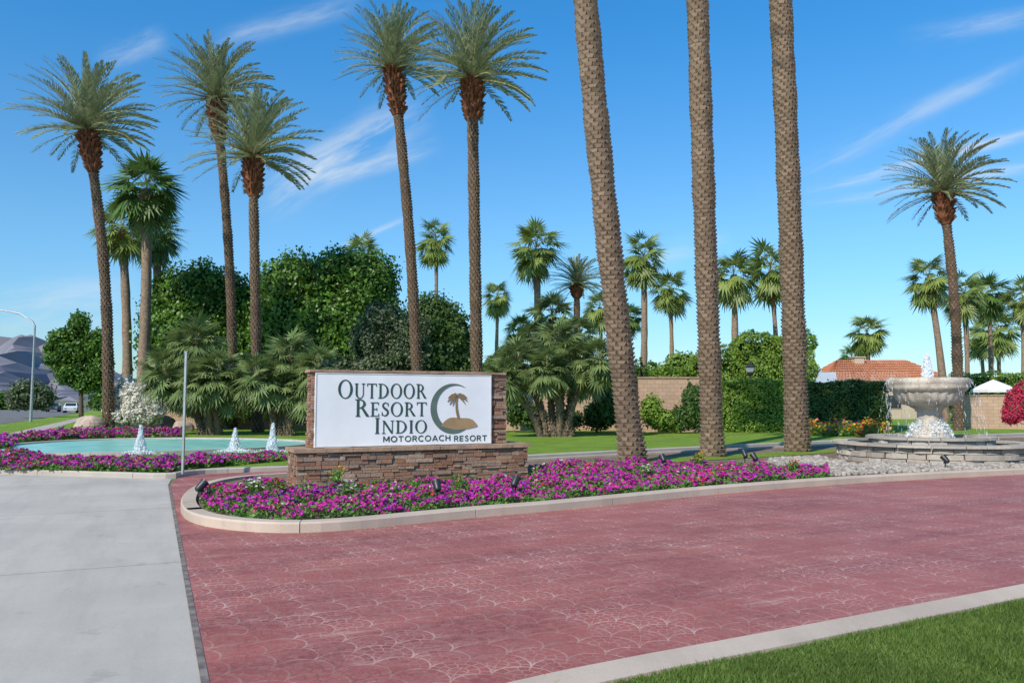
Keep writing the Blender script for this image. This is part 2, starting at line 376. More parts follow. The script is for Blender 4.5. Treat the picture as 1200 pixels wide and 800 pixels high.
# ------------------------------------------------ sign monument
SA=R(25); SO=np.array([-3.67,14.9]); sd=np.array([math.cos(SA),math.sin(SA)]); sn=np.array([-math.sin(SA),math.cos(SA)])
def PN(u,v):
    r=ray(u,v); t=SO@sn/(r[:2]@sn); p=r[:2]*t; return float((p-SO)@sd), float(H+r[2]*t)
sign=thing('monument_sign','stone resort entrance sign with white panel and palm logo','sign',(SO[0],SO[1],.1),SA)
def ledger(mb,x0,x1,y0,y1,z0,z1):
    box(mb,x0+.03,x1-.03,y0+.03,y1-.03,z0,z1-.004,1)
    z=z0
    while z<z1-.02:
        hh=min(random.choice([.03,.04,.05,.065,.08]),z1-z)
        for face in 'fblr':
            a,b=(x0,x1) if face in 'fb' else (y0,y1); p=a
            while p<b-.02:
                L=min(random.uniform(.09,.38),b-p)
                if b-p-L<.06: L=b-p
                o=random.uniform(-.014,.034); g=.006; q0,q1=p+g,p+L-g
                if face=='f': box(mb,q0,q1,y0-o,y0+.06,z+g/2,z+hh-g/2)
                if face=='b': box(mb,q0,q1,y1-.06,y1+o,z+g/2,z+hh-g/2)
                if face in 'lr':
                    c0,c1=max(q0,y0+.062),min(q1,y1-.062)
                    if c1-c0>.01:
                        if face=='l': box(mb,x0-o,x0+.055,c0,c1,z+g/2,z+hh-g/2)
                        else: box(mb,x1-.055,x1+o,c0,c1,z+g/2,z+hh-g/2)
                p+=L
        z+=hh
mb=MB(); ledger(mb,-.36,4.30,-.22,.72,-.02,.66); mb.obj('stone_base',[m_ledger,m_mortar],sign)
def capstones(mb,x0,x1,y0,y1,z0,z1,L=.6):
    x=x0
    while x<x1-.01:
        l=min(random.uniform(L*.7,L*1.3),x1-x)
        if x1-x-l<.15:l=x1-x
        e=random.uniform(-.012,.012); box(mb,x+.004,x+l-.004,y0+e,y1-e,z0+.002,z1+random.uniform(-.008,.006)); x+=l
mb=MB(); capstones(mb,-.41,4.35,-.27,.77,.66,.735); mb.obj('base_cap',m_cap,sign)
mb=MB(); ledger(mb,-.06,3.95,.07,.5,.737,2.14); mb.obj('stone_column',[m_ledger,m_mortar],sign)
mb=MB(); capstones(mb,-.11,3.92,.0,.55,2.145,2.195,.9); mb.obj('top_cap',m_cap,sign)
mb=MB(); box(mb,0,3.58,0,.10,.74,2.135); pan=mb.obj('sign_panel',m_white,sign)
mb=MB()
for (x0,x1,z0,z1) in ((0.0,.02,.742,2.133),(3.56,3.58,.742,2.133),(.02,3.56,.742,.76),(.02,3.56,2.115,2.133)): box(mb,x0,x1,-.008,-.001,z0,z1)
mb.obj('panel_trim',M('panel_edge_trim',(.66,.66,.64)),sign)
# glyphs
zi=[0]
def strip(mb,L,Rr,mat=0,th=.006):
    zi[0]+=1; y=-th-(zi[0]%7)*.0004
    n=len(L); V=[(p[0],y,p[1]) for p in L]+[(p[0],y,p[1]) for p in Rr]+[(p[0],0,p[1]) for p in L]+[(p[0],0,p[1]) for p in Rr]
    Fc=[]
    for i in range(n-1):
        Fc+=[[i,i+1,n+i+1,n+i],[i,2*n+i,2*n+i+1,i+1],[n+i,n+i+1,3*n+i+1,3*n+i]]
    Fc+=[[0,n,3*n,2*n],[n-1,3*n-1+0,4*n-1,2*n-1]]
    mb.add(V,Fc,mat)
def gl(ch):
    S=[]; rc=lambda x0,y0,x1,y1:S.append(([(x0,y0),(x0,y1)],[(x1,y0),(x1,y1)]))
    def arc(cx,cy,rx,ry,ix,iy,a0,a1,n=20,icx=None):
        icx=cx if icx is None else icx
        A=[R(a0+(a1-a0)*i/n) for i in range(n+1)]
        S.append(([(cx+rx*math.cos(t),cy+ry*math.sin(t)) for t in A],[(icx+ix*math.cos(t),cy+iy*math.sin(t)) for t in A]))
    sf=lambda x,y:rc(x-.14,y,x+.14,y+.045)
    if ch=='O': arc(.48,.5,.48,.52,.325,.47,0,360,36); w=.96
    if ch=='I': rc(.11,0,.26,1);sf(.185,0);sf(.185,.955); w=.37
    if ch=='T': rc(.32,0,.47,1);rc(0,.94,.79,1);sf(.395,0);rc(0,.80,.045,.96);rc(.745,.80,.79,.96); w=.79
    if ch=='E': rc(.1,0,.25,1);rc(0,0,.66,.055);rc(0,.945,.62,1);rc(.2,.48,.5,.535);rc(.615,0,.66,.20);rc(.575,.81,.62,1);rc(.46,.41,.5,.61); w=.7
    if ch=='D': rc(.1,0,.25,1);rc(0,0,.3,.05);rc(0,.95,.3,1);arc(.25,.5,.62,.5,.46,.45,-90,90); w=.9
    if ch=='R': rc(.1,0,.25,1);sf(.17,0);rc(0,.95,.3,1);arc(.25,.735,.40,.265,.25,.215,-90,90);S.append(([(.36,.5),(.69,0)],[(.52,.5),(.90,0)])); w=.85
    if ch=='N': rc(.1,0,.16,1);rc(.78,0,.84,1);S.append(([(.02,1),(.72,0)],[(.21,1),(.84,.08)]));sf(.13,0);sf(.81,.955); w=.95
    if ch=='U': rc(.1,.33,.25,1);rc(.70,.33,.76,1);arc(.43,.33,.33,.35,.226,.295,180,360,18,.476);sf(.17,.955);sf(.73,.955); w=.9
    if ch=='S':
        pts=[(.54,.74),(.50,.88),(.38,.97),(.24,.95),(.13,.85),(.12,.71),(.22,.59),(.38,.49),(.50,.38),(.53,.24),(.44,.10),(.30,.03),(.15,.07),(.07,.18),(.05,.30)]
        pts=[tuple(p) for p in smoothpoly(pts,False,1)]; p=np.array(pts); t=unit(np.gradient(p,axis=0)); nn=np.c_[-t[:,1],t[:,0]]; k=np.linspace(0,1,len(p)); w_=.028+.06*np.exp(-((k-.5)/.22)**2)
        S.append(([tuple(x) for x in p+nn*w_[:,None]],[tuple(x) for x in p-nn*w_[:,None]]));rc(.52,.70,.555,.96);rc(.035,.04,.07,.32); w=.6
    return S,w
SANS={'M':([[(0,0),(0,1)],[(0,1),(.42,.2)],[(.42,.2),(.84,1)],[(.84,1),(.84,0)]],.84),'T':([[(.35,0),(.35,1)],[(-.04,.92),(.74,.92)]],.7),'H':([[(0,0),(0,1)],[(.66,0),(.66,1)],[(0,.5),(.66,.5)]],.66),
 'E':([[(0,0),(0,1)],[(0,.92),(.56,.92)],[(0,.5),(.5,.5)],[(0,.08),(.56,.08)]],.54),'A':([[(-.02,0),(.38,1)],[(.38,1),(.78,0)],[(.14,.3),(.62,.3)]],.76),
 'O':([[(.44+.44*math.cos(t),.5+.46*math.sin(t)) for t in np.linspace(0,2*math.pi,25)]],.88),'C':([[(.44+.44*math.cos(t),.5+.46*math.sin(t)) for t in np.linspace(R(48),R(312),19)]],.76),
 'R':([[(0,0),(0,1)],[(0,.92),(.35,.92)]+[(.35+.2*math.cos(t),.7+.22*math.sin(t)) for t in np.linspace(R(80),R(-80),9)]+[(.35,.48),(0,.48)],[(.3,.48),(.62,0)]],.60),
 'S':([[(.50,.80),(.42,.91),(.28,.95),(.12,.89),(.06,.74),(.14,.60),(.30,.52),(.46,.43),(.53,.28),(.46,.12),(.28,.05),(.12,.09),(.03,.22)]],.56)}
def word(text,u0,u1,vt,vb,sans=False):
    mb=MB(); s0,_=PN(u0,vb); s1,_=PN(u1,vb); _,zb=PN((u0+u1)/2,vb); _,zt=PN((u0+u1)/2,vt); h=zt-zb
    ws=[];sp=.34 if sans else .12
    for i,c in enumerate(text): ws.append((SANS[c][1] if sans else gl(c)[1]*(1 if i==0 else .82))+sp)
    k=(s1-s0)/((sum(ws)-sp)*h); x=s0
    for i,c in enumerate(text):
        if sans:
            for st in SANS[c][0]:
                p=np.array(st,float)*[h*k,h]+[x,zb-.1]; t=unit(np.gradient(p,axis=0)); nn=np.c_[-t[:,1],t[:,0]]*.095*h
                strip(mb,[tuple(q) for q in p+nn],[tuple(q) for q in p-nn],0,.003)
        else:
            q=1 if i==0 else .82; S,w=gl(c)
            for L,Rr in S: strip(mb,[(x+a*q*h*k,zb+b*q*h-.1) for a,b in L],[(x+a*q*h*k,zb+b*q*h-.1) for a,b in Rr])
        x+=ws[i]*h*k
    mb.obj('lettering',m_ink,sign,(0,-.002,0))
word('OUTDOOR',396,499,445.5,466.5); word('RESORT',416,499.5,467.5,487.5); word('INDIO',438.5,500,489,507.5)
word('MOTORCOACH',449.5,527,510.3,516.9,True); word('RESORT',532.5,570,510,516.5,True)
# logo
def pn(u,v): s,z=PN(u,v); return np.array([s,z-.1])
mb=MB(); L=[];Rr=[]
c=pn(531,478.5); rr=pn(557,479)[0]-c[0]
for i in range(57):
    t=R(58+275*i/56); w=.02+.24*max(0,math.sin(math.pi*i/56))**1.3
    L.append((c[0]+rr*math.cos(t),c[1]+rr*1.04*math.sin(t))); Rr.append((c[0]+(rr*(1-w))*math.cos(t)+.005,c[1]+(rr*(1-w))*1.04*math.sin(t)))
strip(mb,L,Rr); mb.obj('crescent_emblem',m_grey,sign,(0,-.002,0))
mb=MB(); L=[];Rr=[]
for i in range(15):
    k=i/14; p=pn(517+42*k,498-10*math.sin(math.pi*k)**.8-(1.5*math.sin(k*9))); q=pn(517+42*k,499.5+3.5*math.sin(math.pi*k)); L.append(tuple(p)); Rr.append(tuple(q))
strip(mb,L,Rr); mb.obj('island_emblem',m_tan,sign,(0,-.004,0))
mb=MB(); L=[];Rr=[]
for i in range(9):
    k=i/8; x=537.5-3.5*math.sin(k*2.2)+1.0*k; w=1.6-.8*k; p=pn(x-w,491-26*k); q=pn(x+w,491-26*k); L.append(tuple(p)); Rr.append(tuple(q))
strip(mb,L,Rr,0,.008)
for a,l in ((175,12),(150,13),(200,10),(120,11),(85,9),(55,11),(28,13),(5,12),(-22,10),(222,8)):
    L=[];Rr=[]
    for i in range(8):
        k=i/7; x=536+l*k*math.cos(R(a)); y=464.0-l*k*math.sin(R(a))*.75+7.0*k*k; w=1.9*math.sin(math.pi*min(1,k*.9+.1))+.15
        L.append(tuple(pn(x,y-w))); Rr.append(tuple(pn(x,y+w*.7)))
    strip(mb,L,Rr,0,.010)
mb.obj('palm_emblem',M('sign_umber_paint',(.27,.18,.10),(.22,.15,.085)),sign,(0,-.004,0))
# ------------------------------------------------ palms
def studs(mb,fp,fr_,z0,z1,dz,per,wd,d,mat=0,jit=.15,hh=1.5,bw=.15,dj=.35):
    nz=int((z1-z0)/dz); I,J=np.meshgrid(np.arange(nz),np.arange(per),indexing='ij'); I=I.ravel();J=J.ravel()
    z=z0+I*dz+rng.normal(0,dz*jit,len(I)); A=2*np.pi*(J+.5*(I%2)+I*.07)/per+rng.normal(0,.03,len(I))
    C=fp(z); r=fr_(z); o=np.c_[np.cos(A),np.sin(A),0*A]; s=np.c_[-np.sin(A),np.cos(A),0*A]; zz=np.array([0,0,1.])
    H_=dz*hh*rng.uniform(.9,1.1,len(I)); dd=d*rng.uniform(1-dj,1+dj,len(I)); w=wd*rng.uniform(.9,1.05,len(I))
    base=C+o*r[:,None]; u=lambda k:s*(w*k)[:,None]
    V=np.stack([base-o*.02+u(bw),base-o*.02-u(bw),base+o*dd[:,None]+zz*H_[:,None]+u(.42),base+o*dd[:,None]+zz*H_[:,None]-u(.42),base-o*.03+zz*(H_*1.02)[:,None]+u(.55),base-o*.03+zz*(H_*1.02)[:,None]-u(.55)],1).reshape(-1,3)
    k=np.arange(len(I))[:,None]*6; off=mb.n; mb.v.append(V); mb.n+=len(V)
    for q in ([0,1,3,2],[2,3,5,4]): mb.f.append((np.concatenate([k+j for j in q],1)+off,mat,False))
    for q in ([0,2,4],[1,5,3]): mb.f.append((np.concatenate([k+j for j in q],1)+off,mat,False))
def frond(mb,L,az,el,droop,npair=34,ll=.5,wd=.022,org=(0,0,0)):
    n=12; t=np.linspace(0,1,n); e=el-droop*t**1.6; ds=L/(n-1)
    x=np.r_[0,np.cumsum(np.cos(e[:-1])*ds)]; z=np.r_[0,np.cumsum(np.sin(e[:-1])*ds)]
    hd=np.array([math.cos(az),math.sin(az),0]); sd_=np.array([-math.sin(az),math.cos(az),0])
    P=np.array(org)+x[:,None]*hd+z[:,None]*np.array([0,0,1.]); 
    tube(mb,P[[0,2,4,6,8,11]],np.linspace(.04,.010,6),3,1,False,False)
    tt=np.linspace(.08,1,npair); tt=tt+rng.normal(0,.008,npair); tt=np.clip(tt,0,1)
    Q=np.stack([np.interp(tt,t,P[:,k]) for k in range(3)],1); ee=np.interp(tt,t,e)
    T=np.cos(ee)[:,None]*hd+np.sin(ee)[:,None]*np.array([0,0,1.]); N=-np.sin(ee)[:,None]*hd+np.cos(ee)[:,None]*np.array([0,0,1.])
    l=ll*(np.sin(np.pi*np.clip(tt*.84+.12,0,1))**.55)*rng.uniform(.85,1.1,npair)
    for sg in (-1,1):
        fa=R(50)-tt*R(26)+rng.normal(0,.07,npair)
        d=T*np.cos(fa)[:,None]+sg*sd_*np.sin(fa)[:,None]+N*(.35+rng.normal(0,.12,npair))[:,None]; d=unit(d)
        tip=Q+d*l[:,None]+np.array([0,0,-1.])*(l*.10)[:,None]
        w=unit(np.cross(d,N+.5*sd_))*wd
        diamonds(mb,Q,tip,w,0,.35)
def date_crown(seed,nf=92):
    global rng; sv=rng; rng=np.random.default_rng(seed); mb=MB()
    for i in range(nf):
        k=(i+.5)/nf; el=R(86-96*k**.95)+rng.normal(0,.08); az=i*2.39996+rng.normal(0,.16)
        L=rng.uniform(3.6,4.4)*(.80+.20*math.sin(math.pi*min(1,k*.7+.2))); dr=R(50-14*k)+rng.normal(0,.12)
        frond(mb,L,az,el,dr,44,.56,.031,(0,0,.2-.5*k))
    m=mb.mesh('date_crown',[m_datefr,m_rachis]); rng=sv; return m
DC=[date_crown(s) for s in (1,2,3)]
def fan_leaf(mb,org,az,el,pl,bl,nseg=13,mat=0,dr=.35):
    hd=np.array([math.cos(az),math.sin(az),0]);s=np.array([-math.sin(az),math.cos(az),0]);up=np.array([0,0,1.])
    a=hd*math.cos(el)+up*math.sin(el); org=np.array(org,float); e2=el-.35; a2=hd*math.cos(e2)+up*math.sin(e2); hub=org+a*pl*.6+a2*pl*.4
    w=s*.018
    mb.add([org+w,org-w,hub-w*.6,hub+w*.6],[[0,1,2,3]],1)
    e3=el-.6; a3=hd*math.cos(e3)+up*math.sin(e3); roll=rng.normal(0,.35); nrm=np.cross(a3,s); s2=s*math.cos(roll)+nrm*math.sin(roll); n2=np.cross(a3,s2)
    ph=np.linspace(-R(105),R(105),nseg)+rng.normal(0,.04,nseg); d=np.cos(ph)[:,None]*a3+np.sin(ph)[:,None]*s2
    l=bl*(.72+.28*np.cos(ph))*rng.uniform(.85,1.12,nseg)
    d=unit(d); tip=hub+d*l[:,None]-up*(dr*l*(.3+.7*abs(np.sin(ph))))[:,None]; step=R(210)/(nseg-1)
    side=np.cross(d,n2)*(l*.5*math.tan(step/2)*.95)[:,None]
    diamonds(mb,np.repeat(hub[None],nseg,0),tip,side,mat,.45)
def fan_crown(seed,nl=54,pl=1.0,bl=1.0,mats=None,lo=-60,dead=9):
    global rng; sv=rng; rng=np.random.default_rng(seed); mb=MB()
    for i in range(nl):
        k=(i+.5)/nl; el=R(85-(85-lo)*k)+rng.normal(0,.16); fan_leaf(mb,(0,0,.1-.3*k),i*2.39996+rng.normal(0,.3),el,pl*rng.uniform(.6,1.2),bl*rng.uniform(.8,1.15),15,0,.35)
    for i in range(dead): fan_leaf(mb,(0,0,-.3),i*2.4,R(-68)+rng.normal(0,.1),pl*.6,bl*.8,10,2,.3)
    m=mb.mesh('fan_crown',mats or [m_fanfr,m_rachis,m_dead]); rng=sv; return m
FC=[fan_crown(s) for s in (11,12,13,16)]; FD=[fan_crown(s,62,1.0,1.05,[m_fandark,m_rachis,m_dead]) for s in (14,15)]
SC=[fan_crown(s,60,.8,.8,[m_clumpl,m_rachis,m_dead],-40,4) for s in (21,22,23)]
def path(base,top,bow):
    base=np.array(base);top=np.array(top); Hh=top[2]-base[2]
    def fp(z):
        t=np.asarray(z)/Hh; d=(top-base)
        return np.stack([d[0]*t+bow*np.sin(np.pi*t),d[1]*t,np.asarray(z)],-1)
    return fp,Hh
def date_palm(label,ub,Y,uc,vc,rb,rt,var,bow=0,boot=2.4,fine=False,group=None,cs=1.0,z0=.1):
    base=D(ub,470,Y); base[2]=z0; top=D(uc,vc,Y); fp,Hh=path(base,top,bow)
    t=thing('date_palm',label,'palm tree',base,0,group)
    ze=Hh-boot; fr_=lambda z: rb+(rt-rb)*np.clip(np.asarray(z)/Hh,0,1)+.15*rb*np.exp(-np.asarray(z)/.4)+(.012*np.sin(np.asarray(z)*2.3+var)+.008*np.sin(np.asarray(z)*5.1))
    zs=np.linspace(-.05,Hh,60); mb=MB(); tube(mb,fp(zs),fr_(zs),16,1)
    if fine: studs(mb,fp,fr_,0,ze,.115,9,.25,.040,0,.04,.95,.2,.25)
    else: studs(mb,fp,fr_,0,ze,.17,8,.19,.042,0,.04,1.0,.15,.2)
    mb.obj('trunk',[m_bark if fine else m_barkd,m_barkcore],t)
    mb=MB(); fb=lambda z:rt*(1.0+1.0*np.sin(np.pi*np.clip((np.asarray(z)-ze)/boot*.82+.05,0,1))**.8)
    zs=np.linspace(ze,Hh,9); tube(mb,fp(zs),fb(zs),14,0); studs(mb,fp,fb,ze,Hh-.1,.2,9,.17,.2,0,.5,1.6)
    mb.obj('boot',[m_boot],t)
    link('crown',DC[var%3],t,tuple(fp(np.array(Hh))),var*1.3,cs); return t
gA='tall date palms behind the sign'
date_palm('tall date palm at far left, leaning slightly left',128,42,101,148,.27,.22,0,.4,2.5,group=gA,cs=.98)
date_palm('taller of two date palms with thin dark trunks left of the round trees',274,47,252,112,.27,.22,1,.3,2.8,group=gA,cs=.94)
date_palm('shorter date palm with feathery crown before the round clipped trees',303,41,296,180,.26,.21,2,.0,2.3,group=gA,cs=.92)
date_palm('date palm with trunk curving left, left of the pair above the sign',491,45,460,76,.30,.25,3,.25,3.0,group=gA,cs=.92)
date_palm('date palm directly above the sign with full crown',560,40,553,88,.30,.25,4,.0,2.4,group=gA,cs=.97)
date_palm('lone date palm at far right behind the tiered fountain',1122,44,1104,222,.26,.22,5,.25,2.0,group=gA,cs=.87)
gB='massive date palm trunks in the island'
date_palm('massive date palm trunk leaning left, nearest right of the sign',741,20.6,659,-360,.31,.27,1,-.15,1.6,True,gB)
date_palm('middle one of the three massive date palm trunks',834,23.4,806,-330,.31,.27,2,.0,1.6,True,gB)
date_palm('rightmost of the three massive date palm trunks, nearest the fountain',933,25.6,898,-300,.35,.31,0,.1,1.6,True,gB)
def fan_palm(label,ub,Y,uc,vc,rpx,var,dark=False,r=.2,group='fan palms in the background'):
    base=D(ub,470,Y); base[2]=.1; top=D(uc,vc,Y); fp,Hh=path(base,top,.15); t=thing('fan_palm',label,'palm tree',base,0,group)
    zs=np.linspace(-.05,Hh,16); mb=MB(); rs=r*(1.25-.3*zs/Hh)+.02*np.sin(zs*9); tube(mb,fp(zs),rs,10); 
    tube(mb,fp(np.linspace(Hh-1.2,Hh,4)),np.array([r,r*1.5,r*1.5,r]),9); mb.obj('trunk',m_fanbark,t)
    link('crown',(FD if dark else FC)[var%(2 if dark else 4)],t,tuple(fp(np.array(Hh))),rpx*1.7+ub,rpx*Y/F/1.5); return t
for a in [('dark full fan palm, tallest of the cluster right of the far left date palm',165,52,172,222,41,0,True,.30),
 ('fan palm with thin crown left of the dark full fan palm',150,56,143,268,32,1,False,.28),
 ('fan palm rising behind the left date palm cluster, lowest of that group',180,60,184,275,30,1,True,.28),
 ('small fan palm between the two date palms above the sign',508,85,511,283,24,1,False),
 ('tall fan palm behind the right end of the sign',628,60,628,292,33,2,False,.27),
 ('short fan palm just right of the date palm above the sign',577,95,583,347,19,0,False),
 ('small dark fan palm low behind the right end of the sign',607,100,609,386,18,1,True),
 ('fan palm with round crown left of the nearest massive trunk',702,80,703,360,21,0,False),
 ('fan palm just right of the nearest massive trunk',752,72,754,302,28,1,False,.27),
 ('fan palm midway between the nearest and middle massive trunks',786,85,785,340,24,3,False),
 ('fan palm between the middle and rightmost massive trunks',858,72,860,322,29,0,False,.27),
 ('fan palm whose crown peeks out left of the rightmost massive trunk',912,78,903,316,32,1,False),
 ('isolated short fan palm above the tiled roof',1016,95,1016,390,23,3,False),
 ('small distant fan palm behind the tiled roof, left of the isolated one',998,110,998,418,13,0,True),
 ('fan palm with brown skirt left of the lone date palm',1108,62,1088,325,28,0,False,.24),
 ('fan palm touching the right side of the lone date palm',1132,75,1130,345,26,1,False),
 ('slender fan palm second from the right edge',1160,80,1158,345,24,0,True),
 ('fan palm cut off by the right edge of the picture',1197,70,1198,352,25,2,False),
 ('low fan palm at far right below the slender ones',1170,95,1168,388,26,3,False),
 ('lowest small fan palm at far right beside the slender one',1152,100,1149,398,20,2,False),
 ('fan palm peeking over the larger clipped tree',428,80,425,296,22,1,False),
 ('half hidden fan palm between the nearest trunk and its right neighbour low down',735,92,737,372,17,2,True)]: fan_palm(*a)
date_palm('smaller feathery palm behind the sign beside the tall fan palm',676,62,676,332,.25,.22,1,0,1.2,group='feathery palms',cs=.62)
def clump(label,Y,heads,base,group='multi trunked palm clumps'):
    b=D(base,470,Y); b[2]=.1; t=thing('palm_clump',label,'palm tree',b,0,group)
    for i,(ub,uc,vc,s) in enumerate(heads):
        dy=rng.uniform(-1,1); p0=D(ub,470,Y)-b; p0[2]=-.05; p1=D(uc,vc,Y)-b; p1[1]+=dy; q=np.linspace(0,1,8)[:,None]; P=p0+(p1-p0)*q; P[:,0]+=(np.sin(q[:,0]*np.pi)*-.25*(1 if uc>ub else -1))
        mb=MB(); tube(mb,P,np.linspace(.16,.12,8),9)
        fp=lambda z,P=P:np.stack([np.interp(np.asarray(z),P[:,2]-P[0,2],P[:,k]) for k in range(3)],-1); studs(mb,fp,lambda z:.14+0*np.asarray(z),0,p1[2]-.1,.16,6,.14,.06,0,.2,1.2)
        mb.obj('trunk',m_clbark,t); link('crown',SC[i%3],t,tuple(p1),i*1.1+ub,s*Y/F/1.12)
clump('large multi trunked palm clump left of the two date palms by the pond',38,[(240,190,436,30),(246,228,402,30),(250,264,440,29),(258,243,448,27),(236,212,456,26),(250,280,458,24)],247)
clump('multi trunked palm clump left of the sign, beside the pond',37,[(322,302,442,26),(330,335,418,30),(338,374,434,28),(334,330,452,28),(342,352,460,25)],330)
clump('multi trunked palm clump with leaning trunks right of the sign',36,[(640,606,425,29),(650,655,402,31),(662,698,424,28),(634,590,444,24),(668,682,440,25),(655,640,434,26),(660,668,420,25)],652)
clump('second taller palm clump close behind the one right of the sign',46,[(640,648,368,27),(655,680,392,24),(648,625,398,22)],648)
# ------------------------------------------------ leaf cloud plants
def cloud(mb,c,r,n,size,mat=0,core=1,k=60,amp=.36,sharp=22,zmin=None,jit=.22):
    c=np.array(c,float); r=np.array(r,float); Ld=rdirs(k)
    def fac(d):
        m=np.exp(sharp*((d@Ld.T)-1)).max(1); return 1+amp*(m-.6)
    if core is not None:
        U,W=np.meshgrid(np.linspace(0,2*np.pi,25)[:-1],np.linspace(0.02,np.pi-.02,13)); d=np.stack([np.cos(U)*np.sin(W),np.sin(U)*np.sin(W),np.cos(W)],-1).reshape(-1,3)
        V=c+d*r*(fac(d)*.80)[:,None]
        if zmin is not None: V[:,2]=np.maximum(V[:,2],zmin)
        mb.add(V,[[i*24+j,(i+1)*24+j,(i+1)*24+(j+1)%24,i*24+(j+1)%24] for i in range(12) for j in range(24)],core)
    d=rdirs(n); f=fac(d)*(1.02-jit*rng.random(n)**1.5+ .2*rng.random(n)**7); p=c+d*r*f[:,None]
    if zmin is not None: q=p[:,2]>zmin; p=p[q];d=d[q]
    n=len(p); nn=unit(d/r*r.min()+rng.normal(0,.65,(n,3))); a=unit(np.cross(nn,rng.normal(size=(n,3)))); s=np.cross(nn,a)
    l=size*rng.uniform(.6,1.3,n)[:,None]; diamonds(mb,p-a*l*.5,p+a*l*.5,s*l*.32,mat,.45)
def tree(name,label,cat,ub,Y,ells,n,leaf,mats,trunk=.25,group=None,limbs=4):
    b=D(ub,470,Y); b[2]=.05; t=thing(name,label,cat,b,0,group); mb=MB()
    for (u,v,ru,rv) in ells:
        c=D(u,v,Y)-b; q=Y/F; cloud(mb,c,(ru*q,ru*q*.95,rv*q),int(n*ru*rv),leaf,zmin=.02)
    mb.obj('crown',mats,t)
    if trunk:
        mb=MB(); top=D(ells[0][0],ells[0][1],Y)-b; tube(mb,[(0,0,-.1),(top[0]*.3,0,top[2]*.4),tuple(top)],[trunk*1.3,trunk,trunk*.5],9)
        for i in range(limbs):
            u,v,ru,rv=ells[i%len(ells)]; c=D(u+rng.uniform(-.6,.6)*ru,v,Y)-b; tube(mb,[(top[0]*.3,0,top[2]*.4),tuple((c+top*.4)*.5),tuple(c)],[trunk*.6,trunk*.4,trunk*.15],6)
        mb.obj('trunk',m_bark2,t)
    return t
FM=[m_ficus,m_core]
tree('shade_tree','round clipped dark green tree left of the two date palms','tree',232,58,[(232,348,42,42),(200,368,32,50),(262,365,42,50),(225,405,58,60),(190,412,24,42),(275,410,36,60)],1.9,.28,FM)
tree('shade_tree','larger clipped dark green tree directly above left end of the sign','tree',385,56,[(395,328,46,36),(345,338,42,42),(432,345,42,50),(350,395,52,70),(420,405,58,70),(385,390,62,75),(318,378,26,56),(440,410,40,56)],1.9,.28,FM)
tree('shade_tree','dark loose tree between the clipped trees and date palm above the sign','tree',515,54,[(508,378,28,34),(488,402,30,42),(530,396,24,36),(545,420,16,28),(515,430,44,36)],2.5,.24,[m_dhedge,m_core])
tree('olive_tree','grey green olive tree in front of the clipped trees by the sign','tree',468,48,[(450,378,24,22),(475,402,28,26),(435,400,24,26),(458,425,40,22),(440,365,12,12),(492,385,14,14)],2.6,.18,[m_olive,m_core],.15)
tree('street_tree','bright green loose street tree at far left','tree',96,85,[(92,382,14,17),(72,398,15,13),(112,404,15,18),(92,412,22,15),(68,422,15,12),(118,430,13,16),(85,438,20,14),(104,448,18,12),(58,408,7,6)],3.2,.34,[m_ficus,m_core],.2)
tree('desert_shrub','low grey green shrub left of the street tree','shrub',35,80,[(35,462,24,17),(22,468,14,12),(50,466,14,13)],3,.3,[m_olive,m_core],0)
tree('flowering_shrub','cream flowering shrub beside the far left date palm','shrub',160,43,[(148,464,17,20),(164,472,20,22),(154,486,26,14),(176,482,16,16)],11,.15,[m_wht,m_olive],0)
tree('shade_tree','low dark shade tree behind the wall right of the sign','tree',705,50,[(712,452,28,32),(738,448,20,26),(690,462,22,24)],3,.24,[m_dhedge,m_core],.15)
tree('shrub','dark bush behind the sign right end','shrub',592,48,[(590,432,22,26),(575,450,22,24),(612,452,22,24)],3,.24,[m_dhedge,m_core],0)
tree('shrub','low olive bush behind the pond left of the sign','shrub',400,46,[(395,442,30,22),(430,445,26,22)],3,.22,[m_olive,m_core],0)
tree('flowering_shrub','crimson bougainvillea bush at right edge behind the fountain','shrub',1192,36,[(1190,476,13,18),(1202,462,14,16),(1184,488,9,9)],9,.11,[m_crim,m_dhedge],0)
tree('shrub','low dark green bush behind the cream flowering shrub','shrub',205,50,[(200,468,26,24),(222,480,22,18)],3,.22,[m_dhedge,m_core],0)
tree('shrub','dark undergrowth beneath the palm clump left of the two date palms','shrub',240,45,[(225,462,26,24),(262,468,28,26),(290,460,26,30)],3,.22,[m_dhedge,m_core],0)
tree('shrub','dark undergrowth between the pond palm clump and the sign','shrub',325,44,[(320,465,24,28),(345,470,22,24)],3,.22,[m_dhedge,m_core],0)
tree('shrub','low green bushes at the foot of the palm clump right of the sign','shrub',650,41,[(625,488,16,14),(665,492,18,12),(700,488,18,16),(605,480,12,20)],4,.16,[m_dhedge,m_core],0)
tree('shrub','dark bush before the wall just left of the nearest massive trunk','shrub',712,40,[(712,474,18,22),(728,484,14,16)],5,.15,[m_dhedge,m_core],0)
tree('shrub','loose green shrub before the wall right of the nearest massive trunk','shrub',770,40,[(764,482,13,18),(778,492,14,12),(790,496,10,9)],6,.14,[m_hedge,m_core],0)
tree('shrub','dark shrub before the wall beside the middle massive trunk','shrub',812,40,[(812,476,13,26),(800,490,14,14)],6,.14,[m_dhedge,m_core],0)
tree('shade_tree','distant green tree left of the middle massive trunk over the wall','tree',800,70,[(800,430,22,18),(780,440,20,14)],3,.28,[m_hedge,m_core],.15)
